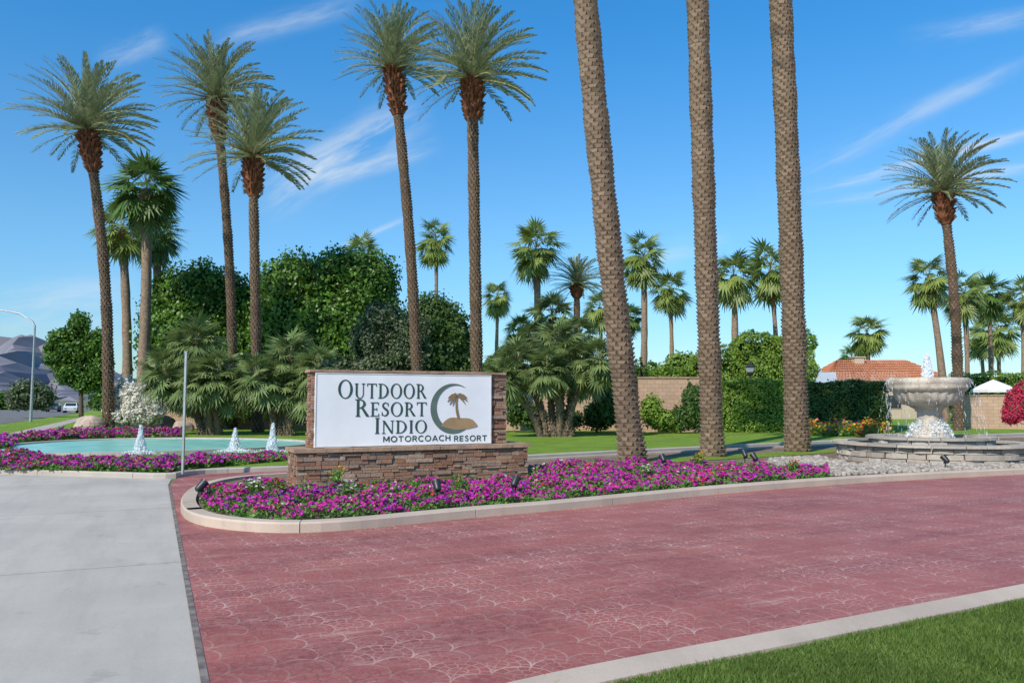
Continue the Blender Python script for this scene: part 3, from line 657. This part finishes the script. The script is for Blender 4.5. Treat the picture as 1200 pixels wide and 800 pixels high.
def hedge(label,u0,u1,Y,vt,mats,depth=1.6,leaf=.14,n=9000,zb=.1,bumpy=.12):
    x0,x1=D(u0,470,Y)[0],D(u1,470,Y)[0]; zt=D(u0,vt,Y)[2]; mb=MB(); L=x1-x0; hh=zt-zb
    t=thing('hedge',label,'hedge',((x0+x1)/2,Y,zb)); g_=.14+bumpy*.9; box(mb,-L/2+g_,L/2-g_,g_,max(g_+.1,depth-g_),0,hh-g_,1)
    A=[L*hh,L*hh*.5,L*depth,depth*hh,depth*hh]; pr=np.array(A)/sum(A); k=rng.choice(5,n,p=pr); a=rng.random(n);b=rng.random(n)
    p=np.zeros((n,3));d=np.zeros((n,3))
    for f,(P,N) in enumerate([(lambda a,b:np.c_[(a-.5)*L,0*a,b*hh],(0,-1,0)),(lambda a,b:np.c_[(a-.5)*L,0*a+depth,b*hh],(0,1,0)),(lambda a,b:np.c_[(a-.5)*L,b*depth,0*a+hh],(0,0,1)),(lambda a,b:np.c_[0*a-L/2,a*depth,b*hh],(-1,0,0)),(lambda a,b:np.c_[0*a+L/2,a*depth,b*hh],(1,0,0))]):
        q=k==f; p[q]=P(a[q],b[q]); d[q]=N
    w=bumpy*(np.sin(p[:,0]*2.1+1)*np.cos(p[:,2]*2.7)+.6*np.sin(p[:,0]*5.3+p[:,2]*4)); p+=d*(w-rng.random(n)*.15+.18*rng.random(n)**8)[:,None]
    nn=unit(d+rng.normal(0,.6,(n,3)));a_=unit(np.cross(nn,rng.normal(size=(n,3))));s=np.cross(nn,a_); l=leaf*rng.uniform(.6,1.3,n)[:,None]
    diamonds(mb,p-a_*l*.5,p+a_*l*.5,s*l*.33); mb.obj('hedge_foliage',mats,t)
hedge('clipped green hedge between the middle and rightmost massive trunks',850,918,41,446,[m_hedge,m_core])
hedge('clipped dark hedge between the rightmost massive trunk and the fountain',946,1042,43,448,[m_dhedge,m_core],n=12000)
hedge('pale green clipped hedge at far right behind the wall',1128,1260,55,437,[m_hedge,m_core],n=9000)
hedge('clipped hedge left of the middle massive trunk behind the wall',760,822,52,430,[m_hedge,m_core],n=7000,leaf=.18,bumpy=.3)
hedge('tall sunny clipped hedge block rising behind the rightmost massive trunk',870,958,50,393,[m_hedge,m_core],2.6,.18,16000,bumpy=.28)
hedge('lower step of the tall sunny hedge beside the middle massive trunk',818,872,50,412,[m_hedge,m_core],2.6,.18,9000,bumpy=.3)
# ------------------------------------------------ walls and buildings
def wall(label,pts,zt,th=.22,mat=m_block):
    t=thing('garden_wall',label,'wall',(pts[0][0],pts[0][1],0)); mb=MB(); mc=MB(); 
    for (a,b) in zip(pts[:-1],pts[1:]):
        a=np.array(a);b=np.array(b); d=unit(b-a); nn=np.array([-d[1],d[0]]); o=np.array(pts[0])
        def pr(m,w,z0,z1,ex):
            A=a-d*ex-o;B=b+d*ex-o; c=[A-nn*w,B-nn*w,B+nn*w,A+nn*w]; m.add([(*p,z0) for p in c]+[(*p,z1) for p in c],BF)
        pr(mb,th/2,0,zt,0); pr(mc,th/2+.05,zt+.003,zt+.08,.04)
    mb.obj('wall_body',mat,t); mc.obj('wall_cap',m_cap,t)
def W2(u,Y): return tuple(D(u,470,Y)[:2])
wall('long tan block wall right of the sign behind the palm clump',[W2(590,44),W2(745,44)],2.2)
wall('taller tan block wall between the nearest and middle massive trunks',[W2(748,42),W2(822,42)],2.9)
wall('low tan wall at far right behind the fountain',[W2(1128,47),W2(1260,45)],2.0)
wall('tan block wall behind the pond and left palm clump',[W2(190,47),W2(420,47)],2.7)
hp=D(1046,470,72); t=thing('house','low beige house with clay tiled hip roof behind the fountain','house',(hp[0],hp[1],0))
mb=MB(); box(mb,-5.0,5.0,0,8,0,3.55); mb.obj('wall',m_stucco,t)
mb=MB(); e0,e1,y0,y1,ze,zr=-5.7,5.7,-.7,8.7,3.5,5.6
def roofp(a,b,c,d,nr,nc):
    a,b,c,d=map(np.array,(a,b,c,d))
    for j in range(nr):
        for i in range(nc):
            g=lambda s,t_: (a*(1-s)+b*s)*(1-t_)+(d*(1-s)+c*s)*t_
            p=[g(i/nc,j/nr),g((i+1)/nc,j/nr),g((i+1)/nc,(j+1)/nr),g(i/nc,(j+1)/nr)]; m=(p[0]+p[1])/2+np.array([0,0,.11]);m2=(p[3]+p[2])/2+np.array([0,0,.05])
            mb.add([p[0]+[0,0,.03],m,p[1]+[0,0,.03],p[2],m2,p[3]],[[0,1,4,5],[1,2,3,4]])
roofp((e0,y0,ze),(e1,y0,ze),(3.2,4,zr),(-3.2,4,zr),9,36); roofp((e0,y1,ze),(e0,y0,ze),(-3.2,4,zr),(-3.2,4,zr),9,26); roofp((e1,y0,ze),(e1,y1,ze),(3.2,4,zr),(3.2,4,zr),9,26); roofp((e1,y1,ze),(e0,y1,ze),(-3.2,4,zr),(3.2,4,zr),9,36)
rf=mb.obj('roof',m_tile,t); mb=MB(); box(mb,-2,-1.1,3,3.9,4.6,5.8); box(mb,-2.1,-1.0,2.9,4.0,5.803,5.9); mb.obj('chimney',m_stucco,rf)
for x in (-3.4,-.5,2.6):
    mb=MB(); box(mb,x,x+1.3,-.05,-.003,1.0,2.3); w=mb.obj('window',m_stucco,t); mb=MB(); box(mb,x+.08,x+1.22,-.08,-.055,1.08,2.22); mb.obj('pane',m_window,w)
hp=D(790,470,78); t=thing('house','small house with brown tiled roof behind the wall between massive trunks','house',(hp[0],hp[1],0))
mb=MB(); box(mb,-4,4,0,7,0,3.4); mb.obj('wall',m_stucco,t); mb=MB(); e0,e1,y0,y1,ze,zr=-4.6,4.6,-.6,7.6,3.3,4.7
roofp((e0,y0,ze),(e1,y0,ze),(2,3.5,zr),(-2,3.5,zr),7,28); roofp((e0,y1,ze),(e0,y0,ze),(-2,3.5,zr),(-2,3.5,zr),7,20); roofp((e1,y0,ze),(e1,y1,ze),(2,3.5,zr),(2,3.5,zr),7,20); mb.obj('roof',m_tile,t)
# motorhome
hp=D(962,470,60); t=thing('motorhome','silver blue motorhome peeking over the hedge right of the trunks','motorhome',(hp[0],hp[1],0),R(-14))
mb=MB(); V=[];prof=[(0,.4),(0,1.6),(.25,3.1),(.6,3.9),(9,3.95),(9.1,.4)]
for x in (-1.2,1.2): V+=[(x,y,z) for y,z in prof]
mb.add(V,[[0,1,2,3,4,5],[11,10,9,8,7,6]]+[[i,6+i,6+(i+1)%6,(i+1)%6] for i in range(6)]); mb.obj('body',m_silver,t)
mb=MB(); mb.add([(-1.05,-.02,1.65),(1.05,-.02,1.65),(1.05,.22,3.05),(-1.05,.22,3.05)],[[0,1,2,3]]); mb.obj('windshield',m_window,t)
for x in (-1.15,1.15):
    for y in (1.5,6.8):
        mb=MB(); tube(mb,[(x-.15,y,.5),(x+.15,y,.5)],[.5,.5],16); mb.obj('wheel',m_tyre,t)
mb=MB(); box(mb,-.5,.5,3,4.2,3.96,4.2); mb.obj('roof_unit',m_silver,t)
hp=D(1165,470,50); t=thing('patio_umbrella','white patio umbrella beyond the wall at far right','umbrella',(hp[0],hp[1],.1)); mb=MB(); tube(mb,[(0,0,0),(0,0,2.9)],[.04,.04],8); mb.obj('pole',m_metal,t)
mb=MB(); lathe(mb,[(1.3,2.15),(1.32,2.32),(.7,2.65),(.02,2.95)],n=8,smooth=False); mb.obj('canopy',m_cloth,t)
hp=D(880,470,48); t=thing('lantern_post','black lantern on a post above the hedge between massive trunks','lamp',(hp[0],hp[1],.1)); mb=MB(); tube(mb,[(0,0,0),(0,0,3.1)],[.06,.05],8); mb.obj('pole',m_black,t)
mb=MB(); lathe(mb,[(.05,3.1),(.18,3.2),(.2,3.22)],n=6,smooth=False); lathe(mb,[(.19,3.22),(.3,3.66),(.16,3.82),(.02,3.95)],n=6,smooth=False); mb.obj('lantern_frame',m_black,t); mb=MB(); lathe(mb,[(.20,3.27),(.292,3.60)],n=6,smooth=False); mb.obj('lantern_glass',m_glass,t)
# ------------------------------------------------ tiered fountain
fc=D(1088,470,22.3); FX,FY=fc[0],fc[1]
fo=thing('tiered_fountain','stone fountain with raised bowl in a round pool at right','fountain',(FX,FY,.1))
def ringblocks(mb,r0,r1,z0,z1,n,mat=0,g=.012,rough=.03,ph=0):
    A0=np.cumsum(rng.uniform(.6,1.4,n)); A0=A0/A0[-1]*2*math.pi+ph; A0=np.r_[ph,A0]
    for i in range(n):
        A=[A0[i]+g/r1,A0[i+1]-g/r1]; Am=[A[0]+(A[1]-A[0])*k/3 for k in range(4)]; V=[];e=random.uniform(-rough,rough); zt=z1+random.uniform(-.012,.008)
        for k,a in enumerate(Am):
            ee=e+random.uniform(-rough,rough)*.5-(rough*.5 if k in (0,3) else 0)
            for (r,z) in ((r0,z0),(r1+ee,z0+.004),(r1+ee*.9-.012,zt-.01),(r1+ee*.6-.04,zt),(r0,zt)): V.append((r*math.cos(a),r*math.sin(a),z))
        mb.add(V,[[5*k+j,5*k+(j+1)%5,5*k+5+(j+1)%5,5*k+5+j] for k in range(3) for j in range(5)]+[[0,1,2,3,4],[15,16,17,18,19]],mat)
mb=MB()
ringblocks(mb,2.2,2.46,-.03,.125,26,rough=.04); ringblocks(mb,2.2,2.45,.13,.275,34,rough=.035,ph=.1); ringblocks(mb,2.2,2.44,.28,.415,30,rough=.03,ph=.2)
mb.obj('pool_wall',m_fstone,fo)
mb=MB(); ringblocks(mb,2.12,2.55,.42,.49,22,rough=.02); mb.obj('coping',m_fstone,fo)
mb=MB(); lathe(mb,[(2.24,.37),(1.5,.37),(.01,.37)],n=48); mb.obj('pool_water',m_fwater,fo)
mb=MB(); ringblocks(mb,1.2,1.58,.34,.56,18,rough=.03); ringblocks(mb,1.15,1.64,.565,.65,14,rough=.02); mb.obj('inner_ring',m_fstone,fo)
mb=MB(); lathe(mb,[(.55,.37),(.55,.65),(.45,.78),(.34,.95),(.30,1.2),(.36,1.38),(.5,1.46),(.5,1.5)],n=32); mb.obj('pedestal',m_bowl,fo)
mb=MB(); lathe(mb,[(.45,1.46),(.66,1.51),(.82,1.66),(.88,1.84)],n=96,flute=.025,nf=24); lathe(mb,[(.88,1.84),(.98,1.92),(1.03,2.0),(1.01,2.04),(1.04,2.08),(1.04,2.20),(1.0,2.24),(.93,2.21),(.9,2.16),(.02,2.16)],n=64); mb.obj('bowl',m_bowl,fo)
def spray(mb,c,hgt,rad,n,sz,cone=.5):
    t=rng.random(n)**.8; A=rng.random(n)*2*np.pi; r=rad*np.sqrt(rng.random(n))*(.16+.84*(1-t)**cone)
    p=np.c_[c[0]+r*np.cos(A),c[1]+r*np.sin(A),c[2]+t*hgt]; d=unit(np.c_[np.cos(A)*.3,np.sin(A)*.3,rng.choice([-1,1],n)*1.0]); l=sz*rng.uniform(.5,1.6,n)[:,None]; s=unit(np.cross(d,rdirs(n)))*l*.28
    diamonds(mb,p-d*l*.5,p+d*l*.5,s)
mb=MB(); lathe(mb,[(.12,2.16),(.11,2.35),(.08,2.6),(.05,2.78),(.01,2.86)],n=10); spray(mb,(0,0,2.14),.80,.18,1100,.06); mb.obj('water_jet',m_foam,fo)
mb=MB()
n=4500; d=rdirs(n); d[:,2]=abs(d[:,2]); rr_=rng.random(n)**.4; p=d*np.array([.62,.62,.85])*rr_[:,None]+[0,0,.41]; l=.07*rng.uniform(.5,1.5,n)[:,None]; a=unit(d+rng.normal(0,.5,(n,3))); s=unit(np.cross(a,rdirs(n)))*l*.3; diamonds(mb,p-a*l*.5,p+a*l*.5,s)
lathe(mb,[(.5,.38),(.47,.6),(.40,.85),(.31,1.0)],n=18); mb.obj('water_foam',m_foam,fo)
mb=MB()
for i in range(34):
    A=2*math.pi*i/34+rng.normal(0,.05); v=rng.choice([rng.uniform(.02,.15),rng.uniform(.3,.8)]); k=30; t=np.sort(rng.random(k))*math.sqrt(2*1.7/9.8); r=1.04+v*t; z=2.2-4.9*t*t
    p=np.c_[r*math.cos(A),r*math.sin(A),z]+rng.normal(0,.010,(k,3)); d=unit(np.c_[np.full(k,v*math.cos(A)),np.full(k,v*math.sin(A)),-9.8*t-.3]); l=(.04+.09*t/.57)[:,None]; s=unit(np.cross(d,rdirs(k)))*.0065
    diamonds(mb,p-d*l*.5,p+d*l*.5,s)
mb.obj('falling_water',m_drop,fo)
# ------------------------------------------------ pond
pc=np.array([-12.4,27.8]); prx,pry=4.9,4.6
pts=[]; 
for i in range(64):
    a=2*math.pi*i/64; k=1+.06*math.sin(3*a+1); pts.append((pc[0]+prx*k*math.cos(a),pc[1]+pry*k*math.sin(a)))
wm=sheet('pond_water',pts,.19,m_pond); curb('pond_rim',pts+[pts[0]],-.28,.24,m_walk,3)
for lab,u,v0,v1 in (('leftmost of the three white water jets in the turquoise pond',164,501,531),('middle of the three white water jets in the turquoise pond',275,504,529),('rightmost water jet in the pond, nearest the sign',319,499,530)):
    p=G(u,v1,.19); h=D(u,v0,p[1])[2]-.19; t=MB(); lathe(t,[(.09,0),(.07,.3*h),(.04,.7*h),(.01,h*.9)],n=12); spray(t,(0,0,0),h*.9,.24,1000,.06,cone=1.1); spray(t,(0,0,0),h*1.1,.11,350,.06,cone=.4); spray(t,(0,0,0),.08,.7,500,.05)
    tag(t.obj('water_jet',m_foam,None,(p[0],p[1],.19)),lab,'fountain jet',group='pond water jets')
# ------------------------------------------------ flower beds
def bed(name,label,poly,nf,nl,zb,cols,hmax=.22,fs=.034,leaf=.07,excl=None,thr=-.55,excl2=None):
    mats=[m_bedleaf]+[c[0] for c in cols]; mb=MB()
    def hz(P): return hmax*(.5+.3*np.sin(P[:,0]*3.1+P[:,1]*1.7)*np.cos(P[:,1]*2.9-P[:,0]*1.1)+.45*np.sin(P[:,0]*8+3*np.sin(P[:,1]*4))*np.sin(P[:,1]*9.5)).clip(.12)
    P=sample(poly,nl)
    if excl is not None: P=P[excl(P)]
    n=len(P); z=zb+hz(P)*rng.random(n)**.6*1.05; p=np.c_[P,z]; a=unit(np.c_[rng.normal(size=(n,2)),rng.uniform(.1,1.1,n)]); s=unit(np.cross(a,rng.normal(size=(n,3)))); l=leaf*rng.uniform(.6,1.3,n)[:,None]
    diamonds(mb,p,p+a*l,s*l*.28,0)
    P=sample(poly,nf)
    if excl is not None: P=P[(excl2 or excl)(P)]
    cl=.8*np.sin(P[:,0]*4.3+np.sin(P[:,1]*3))*np.cos(P[:,1]*5.1+1)+.8*np.sin(P[:,0]*8+3*np.sin(P[:,1]*4))*np.sin(P[:,1]*9.5)+rng.normal(0,.35,len(P)); P=P[cl>thr+.35]; n=len(P)
    z=zb+hz(P)*(.75+.35*rng.random(n))+.025; nn=unit(np.c_[rng.normal(0,.55,(n,1)),rng.normal(-.3,.55,(n,1)),np.ones(n)]); a=unit(np.cross(nn,rng.normal(size=(n,3)))); b=np.cross(nn,a)
    patch=np.sin(P[:,0]*1.9+2*np.sin(P[:,1]*1.3))*.5+.5; u=rng.random(n)
    pr=np.array([c[1] for c in cols],float); pr/=pr.sum(); cum=np.cumsum(pr); ci=np.searchsorted(cum,np.clip(u*.65+patch*.35,0,.9999))
    for k in range(len(cols)):
        q=ci==k
        if not q.any(): continue
        m=q.sum(); c=np.c_[P[q],z[q]]; r=(fs*rng.uniform(.7,1.2,m))[:,None]; V=[c-nn[q]*r*.45]
        for j in range(5): t=2*math.pi*j/5; V.append(c+(a[q]*math.cos(t)+b[q]*math.sin(t))*r)
        V=np.stack(V,1).reshape(-1,3); i=np.arange(m)[:,None]*6
        mb.add(V,np.concatenate([np.concatenate([i,i+1+j,i+1+(j+1)%5],1) for j in range(5)],0),k+1)
    return tag(mb.obj(name,mats),label,'flowers',kind='stuff')
def notsign(P,m=-.45):
    q=P-SO; s=q@sd; y=q@sn; return ~((s>-.56)&(s<4.42)&(y>m)&(y<.8))&inpoly(P,IIN)
ip=[G2(*p,.10) for p in [(200,600),(230,630),(300,630),(415,630),(500,620),(640,605),(760,592),(850,582),(975,572),(970,551),(850,547),(740,544),(660,546),(600,553),(480,560),(345,568),(300,571),(240,576)]]
bed('petunia_bed','magenta and purple petunias covering the island around the sign',ip,33000,70000,.10,[(m_pur,2.4),(m_mag,8),(m_pur,1.6),(m_mag,6),(m_pink,1.0),(m_redp,1.3),(m_wht,.8)],.17,.034,.07,notsign,-.35,lambda P:notsign(P,-.75))
C2=[(m_mag,5),(m_pur,2),(m_mag,2),(m_redp,1),(m_pink,.9)]
bp=[G2(*p,.15) for p in [(-60,548),(0,549),(110,551),(200,552),(214,549),(335,538),(330,534),(250,537),(160,540),(60,538),(20,530),(-30,534)]]
bed('petunia_bed','magenta petunia strip between the pond and the driveway kerb',bp,12000,26000,.12,C2,.17,.044,.09,None,-.45)
bp=[G2(*p,.15) for p in [(-80,530),(10,527),(30,517),(110,513),(210,512),(215,507),(120,507),(60,509),(0,517),(-80,522)]]
bed('petunia_bed','magenta and red petunia strip beyond the pond at left',bp,12000,16000,.12,C2,.3,.06,.13,None,-.5)
bp=[G2(*p,.15) for p in [(948,510),(1045,511),(1045,504),(948,505)]]
bed('marigold_bed','red and yellow flower bed before the hedge left of the fountain',bp,3000,7000,.12,[(m_redp,3),(m_yel,3),(m_pink,1),(m_wht,.5)],.6,.065,.14)
def flower_plant(label,u,v,mat,hh=.45,n=14,grp='taller flowering plants in the island'):
    p=G(u,v,.1); t=thing('flowering_plant',label,'plant',p,0,grp); mb=MB(); m2=MB()
    for i in range(n):
        A=rng.random()*6.28; r=rng.uniform(.03,.16); z=hh*rng.uniform(.6,1.05); x,y=r*math.cos(A),r*math.sin(A); tube(mb,[(x*.3,y*.3,0),(x,y,z)],[.005,.004],3,0,False,False); c=np.array([x,y,z])
        V=[c-[0,0,.012]]+[c+np.array([math.cos(q)*.035,math.sin(q)*.035,rng.uniform(-.01,.02)]) for q in np.linspace(0,2*math.pi,8)[:-1]]; m2.add(V,[[0,1+j,1+(j+1)%7] for j in range(7)])
    k=160; q=np.c_[rng.normal(0,.07,(k,2)),rng.random(k)*hh*.8]; a=rdirs(k); a[:,2]=abs(a[:,2]); s=unit(np.cross(a,rdirs(k)))*.016; diamonds(mb,q,q+a*.09,s)
    mb.obj('stems',m_bedleaf,t); m2.obj('blossoms',mat,t)
for a in [('tall yellow flowers beside the left part of the sign base',395,580,m_yel,.5,8),('white flowering plant before the left part of the sign base',408,590,m_wht,.35,14),
 ('red flowers at the left nose of the island',325,586,m_redp,.35,16),('white flowers left of the sign base',300,585,m_wht,.33,14),
 ('yellow flowers beside the middle massive trunk',818,552,m_yel,.45,16),('orange and yellow flowers before the sign base middle',540,585,m_yel,.36,7),('white flowers in the petunias right of the sign',760,562,m_wht,.3,10),('red flowers near right end of the petunias',930,558,m_redp,.35,14)]: flower_plant(*a)
# ------------------------------------------------ rocks and pebbles
def rockmesh(r,seed,n=12):
    g=np.random.default_rng(seed); mb=MB(); Ld=unit(g.normal(size=(12,3))); off=g.uniform(.6,.95,12)
    U,W=np.meshgrid(np.linspace(0,2*np.pi,n*2+1)[:-1],np.linspace(.03,np.pi-.03,n)); d=np.stack([np.cos(U)*np.sin(W),np.sin(U)*np.sin(W),np.cos(W)],-1).reshape(-1,3)
    dt=d@Ld.T; k=np.where(dt>.05,off/np.maximum(dt,.05),9).min(1); k=np.minimum(k,1.15); V=d*k[:,None]*np.array(r); m=n*2
    mb.add(V,[[i*m+j,(i+1)*m+j,(i+1)*m+(j+1)%m,i*m+(j+1)%m] for i in range(n-1) for j in range(m)]); return mb
for i,(lab,u,v,r) in enumerate([('tan boulder at the foot of the far left date palm',102,506,(.8,.7,.55)),('large tan boulder beside the cream flowering shrub',182,503,(1.0,.8,.65)),('small tan boulder left of the first palm clump',212,505,(.6,.5,.35))]):
    p=G(u,v,.12); tag(rockmesh(r,i+5).obj('boulder',m_rock,None,(p[0],p[1],.12+r[2]*.45)),lab,'rock',group='boulders behind the pond')
mb=MB(); P=sample([G2(*p,.1) for p in [(880,561),(1000,557),(1200,549),(1200,540),(1000,545),(960,536),(905,538),(890,548)]],2300)
P=P[(np.hypot(P[:,0]-FX,P[:,1]-FY)>2.55)&inpoly(P,IIN)]
bv=[rockmesh((1,1,.7),50+i,5) for i in range(5)]
for p in P:
    k=random.randrange(5); r=random.uniform(.03,.10); V=np.concatenate(bv[k].v)*r; A=random.random()*6.28; c_,s_=math.cos(A),math.sin(A); V=np.c_[V[:,0]*c_-V[:,1]*s_,V[:,0]*s_+V[:,1]*c_,V[:,2]]+[p[0],p[1],.1+r*.4]
    mb.add(V,bv[k].f[0][0],0,True)
tag(mb.obj('river_pebbles',m_pebble),'pale river pebbles spread between the flowers and the fountain','pebbles',kind='stuff')
# ------------------------------------------------ lights, posts, cars
def spot(label,u,v,rz):
    p=G(u,v,.1); t=thing('garden_spotlight',label,'lamp',p,rz,'black garden spotlights'); mb=MB(); tube(mb,[(0,0,-.02),(0,0,.2)],[.014,.014],8); box(mb,-.03,.03,-.02,.02,.18,.23); mb.obj('stake',m_black,t)
    mb=MB(); d=unit(np.array([0,.7,.6])); c=np.array([0,-.02,.27]); tube(mb,[c-d*.09,c-d*.07,c+d*.07,c+d*.10],[.035,.055,.065,.075],14); mb.obj('lamp_head',m_black,t)
    mb=MB(); tube(mb,[c+d*.101,c+d*.104],[.06,.06],14); mb.obj('lens',m_glass,t)
for a in [('black spotlight at the left nose of the island',236,590,-.6),('black spotlight in the petunias before the sign middle',512,590,.3),('black spotlight right of the nearest massive trunk',777,551,.2),('black spotlight left of the rightmost massive trunk',884,549,.4),('black spotlight on the pebbles before the fountain',1108,552,.3),('black spotlight at right end before the sign base',604,584,-.4),('second black spotlight behind the one beside the rightmost trunk',873,545,.1)]: spot(*a)
p=G(214,554,.12); t=thing('sign_post','thin metal sign post at the corner left of the island','post',p); mb=MB(); box(mb,-.022,.022,-.03,.03,-.02,2.66); mb.obj('post',m_metal,t)
mb=MB(); box(mb,-.030,.030,-.036,.036,2.663,2.69); mb.obj('post_cap',m_metal,t)
p=D(37,470,62); t=thing('street_lamp','curved arm street lamp at far left edge','street lamp',(p[0],p[1],.1)); top=D(38,379,62)[2]-.1; mb=MB(); tube(mb,[(0,0,0),(0,0,top*.5),(0,0,top-.2)],[.12,.09,.07],8); mb.obj('pole',m_metal,t)
mb=MB(); tube(mb,[(0,0,top-.2),(-.2,0,top+.15),(-1.2,0,top+.75),(-2.6,0,top+1.05),(-3.2,0,top+1.08)],[.07,.06,.05,.045,.045],8); mb.obj('arm',m_metal,t); mb=MB(); tube(mb,[(-3.1,0,top+1.05),(-3.5,0,top+1.05),(-3.9,0,top+1.0)],[.06,.16,.1],10); mb.obj('lamp_head',m_metal,t)
def car(label,u,Y,mat,rz):
    p=D(u,470,Y); t=thing('parked_car',label,'car',(p[0],p[1],.02),rz,'cars on the street at far left'); mb=MB()
    prof=[(-2.2,.35),(-2.25,.75),(-1.5,.95),(-.9,1.42),(.9,1.45),(1.7,1.0),(2.2,.9),(2.25,.35)]; V=[]
    for x in (-.88,.88): V+=[(x*(.8 if z>1.2 else 1),y,z) for y,z in prof]
    mb.add(V,[list(range(8)),list(range(15,7,-1))]+[[i,(i+1)%8,8+(i+1)%8,8+i] for i in range(8)]); mb.obj('body',mat,t)
    for x in (-.8,.8):
        for y in (-1.4,1.4):
            m=MB(); tube(m,[(x-.11,y,.33),(x+.11,y,.33)],[.33,.33],14); m.obj('wheel',m_tyre,t)
    m=MB(); m.add([(-.72,-1.47,1.02),(.72,-1.47,1.02),(.64,-.95,1.40),(-.64,-.95,1.40)],[[0,1,2,3]]); m.obj('windshield',m_window,t)
    for s in (-1,1):
        m=MB(); m.add([(s*.895,-1.1,1.0),(s*.895,1.3,1.0),(s*.74,.9,1.38),(s*.74,-.8,1.38)],[[0,1,2,3]]); m.obj('side_window',m_window,t)
        m=MB(); box(m,s*.6-.14,s*.6+.14,-2.27,-2.2,.6,.74); m.obj('headlight',m_glass,t)
car('white car on the street, right of the two distant cars',84,118,m_carw,R(24)); car('dark car on the street, left of the two distant cars',63,128,m_card,R(24))
# ------------------------------------------------ mountains and far trees
g=np.random.default_rng(5); mb=MB(); us=np.linspace(-900,1400,240); Ym=4200; V=[]
base_h=np.interp(us,[-900,-400,-120,-60,0,18,40,60,85,120,200,400,700,1400],[30,55,70,62,76,72,82,70,48,34,22,12,8,4])
hgt=(base_h+3.5*np.sin(us*.11)+2.2*np.sin(us*.31+1)+1.2*g.normal(size=240))*Ym/F
nr=14
for j in range(nr):
    k=j/(nr-1); 
    for i,u in enumerate(us):
        x=(u-600)/F*Ym; rid=1+.25*math.sin(i*.9+j*.7)*(k*(1-k)*4); V.append((x+g.normal(0,12),Ym-900*(1-k)*rid+g.normal(0,20),max(-5,hgt[i]*k**1.2*rid+g.normal(0,4)*(k<1))))
mb.add(V,[[j*240+i,j*240+i+1,(j+1)*240+i+1,(j+1)*240+i] for j in range(nr-1) for i in range(239)]); o=mb.obj('mountains',m_mount); o['kind']='structure'
mb=MB()
for i in range(70):
    u=-150+i*21+rng.uniform(-8,8); Y=rng.uniform(135,190); x=D(u,470,Y)[0]
    if 45<u<105: continue
    r=rng.uniform(2.2,4.2); cloud(mb,(x,Y,r*.5),(r*1.4,r,r*rng.uniform(.7,1.1)),420,.75,zmin=.05,k=14)
tag(mb.obj('distant_bushes',[m_ficus,m_core]),'distant low line of green trees and bushes along the horizon','trees',kind='stuff')
# ------------------------------------------------ light
to=np.array([-.56,-.83,0]); to/=np.linalg.norm(to); EL=R(40)
sdir=Vector((to[0]*math.cos(EL),to[1]*math.cos(EL),math.sin(EL)))
sl=bpy.data.lights.new('sun','SUN'); sl.energy=5.0; sl.angle=R(.5); sl.color=(1,.925,.82); so=bpy.data.objects.new('sun',sl); COL.objects.link(so); so.rotation_euler=sdir.to_track_quat('Z','Y').to_euler(); so.location=(-20,-20,30)
w=bpy.data.worlds.new('World'); sc.world=w; w.use_nodes=True; nt=w.node_tree; bg=nt.nodes['Background']; bg.inputs[1].default_value=.15
sky=nt.nodes.new('ShaderNodeTexSky'); sky.sky_type='NISHITA'; sky.sun_disc=False; sky.sun_elevation=EL; sky.sun_rotation=math.atan2(to[0],to[1]); sky.air_density=1.0; sky.dust_density=.3; sky.ozone_density=2.0
tc=nt.nodes.new('ShaderNodeTexCoord').outputs['Generated']; s=nt.nodes.new('ShaderNodeSeparateXYZ'); nt.links.new(tc,s.inputs[0])
zz_=E(nt,s.outputs[2]); yy=E(nt,s.outputs[1]).max(.05); U=E(nt,s.outputs[0])/yy; Vv=zz_/yy
wob=noise(nt,comb(nt,U,Vv),5,2)-.5; tot=None
def streak(u0,v0,u1,v1,wd,st,nx,ny,warp=.03):
    global tot
    a=np.array([(u0-600)/F,(470-v0)/F]);b=np.array([(u1-600)/F,(470-v1)/F]); L=np.linalg.norm(b-a); d=(b-a)/L
    al=(U-float(a[0]))*float(d[0])+(Vv-float(a[1]))*float(d[1]); pe=(Vv-float(a[1]))*float(d[0])-(U-float(a[0]))*float(d[1])+wob*warp
    q=pe/(wd/F); m=(q*q*-1).exp()*al.sst(0,L*.35)*(1-al.sst(L*.7,L))
    n=noise(nt,comb(nt,al*nx,pe*ny,float(u0)),1,4,.65).sst(.30,.70); m=m*n*st; tot=m if tot is None else tot+m
streak(280,248,510,112,24,.95,7,30); streak(330,228,525,158,11,.7,7,40); streak(385,294,485,248,3,.8,4,60,.006); streak(880,235,1310,128,7,.85,5,40,.012)
streak(880,245,1310,176,7,.6,5,40,.012); streak(880,225,1260,42,11,.5,5,30,.02); streak(220,46,430,-24,12,.5,6,30); streak(90,64,190,26,15,.45,8,24); streak(-60,375,170,345,26,.6,5,24); streak(740,305,870,275,11,.45,8,30); streak(1060,40,1310,-16,11,.45,6,30)
tot=tot.min(1)
t1=mixc(nt,zz_.sst(-.02,.22),(.56,.72,.86),(.54,.92,1.12)); tint=mixc(nt,zz_.sst(.18,.48),t1,(.26,.95,1.36))
c=mixc(nt,1.0,sky.outputs[0],tint,'MULTIPLY'); nt.links.new(mixc(nt,tot*.8,c,(5.0,5.5,5.9)),bg.inputs[0])
sc.view_settings.view_transform='Standard'; sc.view_settings.look='None'; sc.view_settings.exposure=0
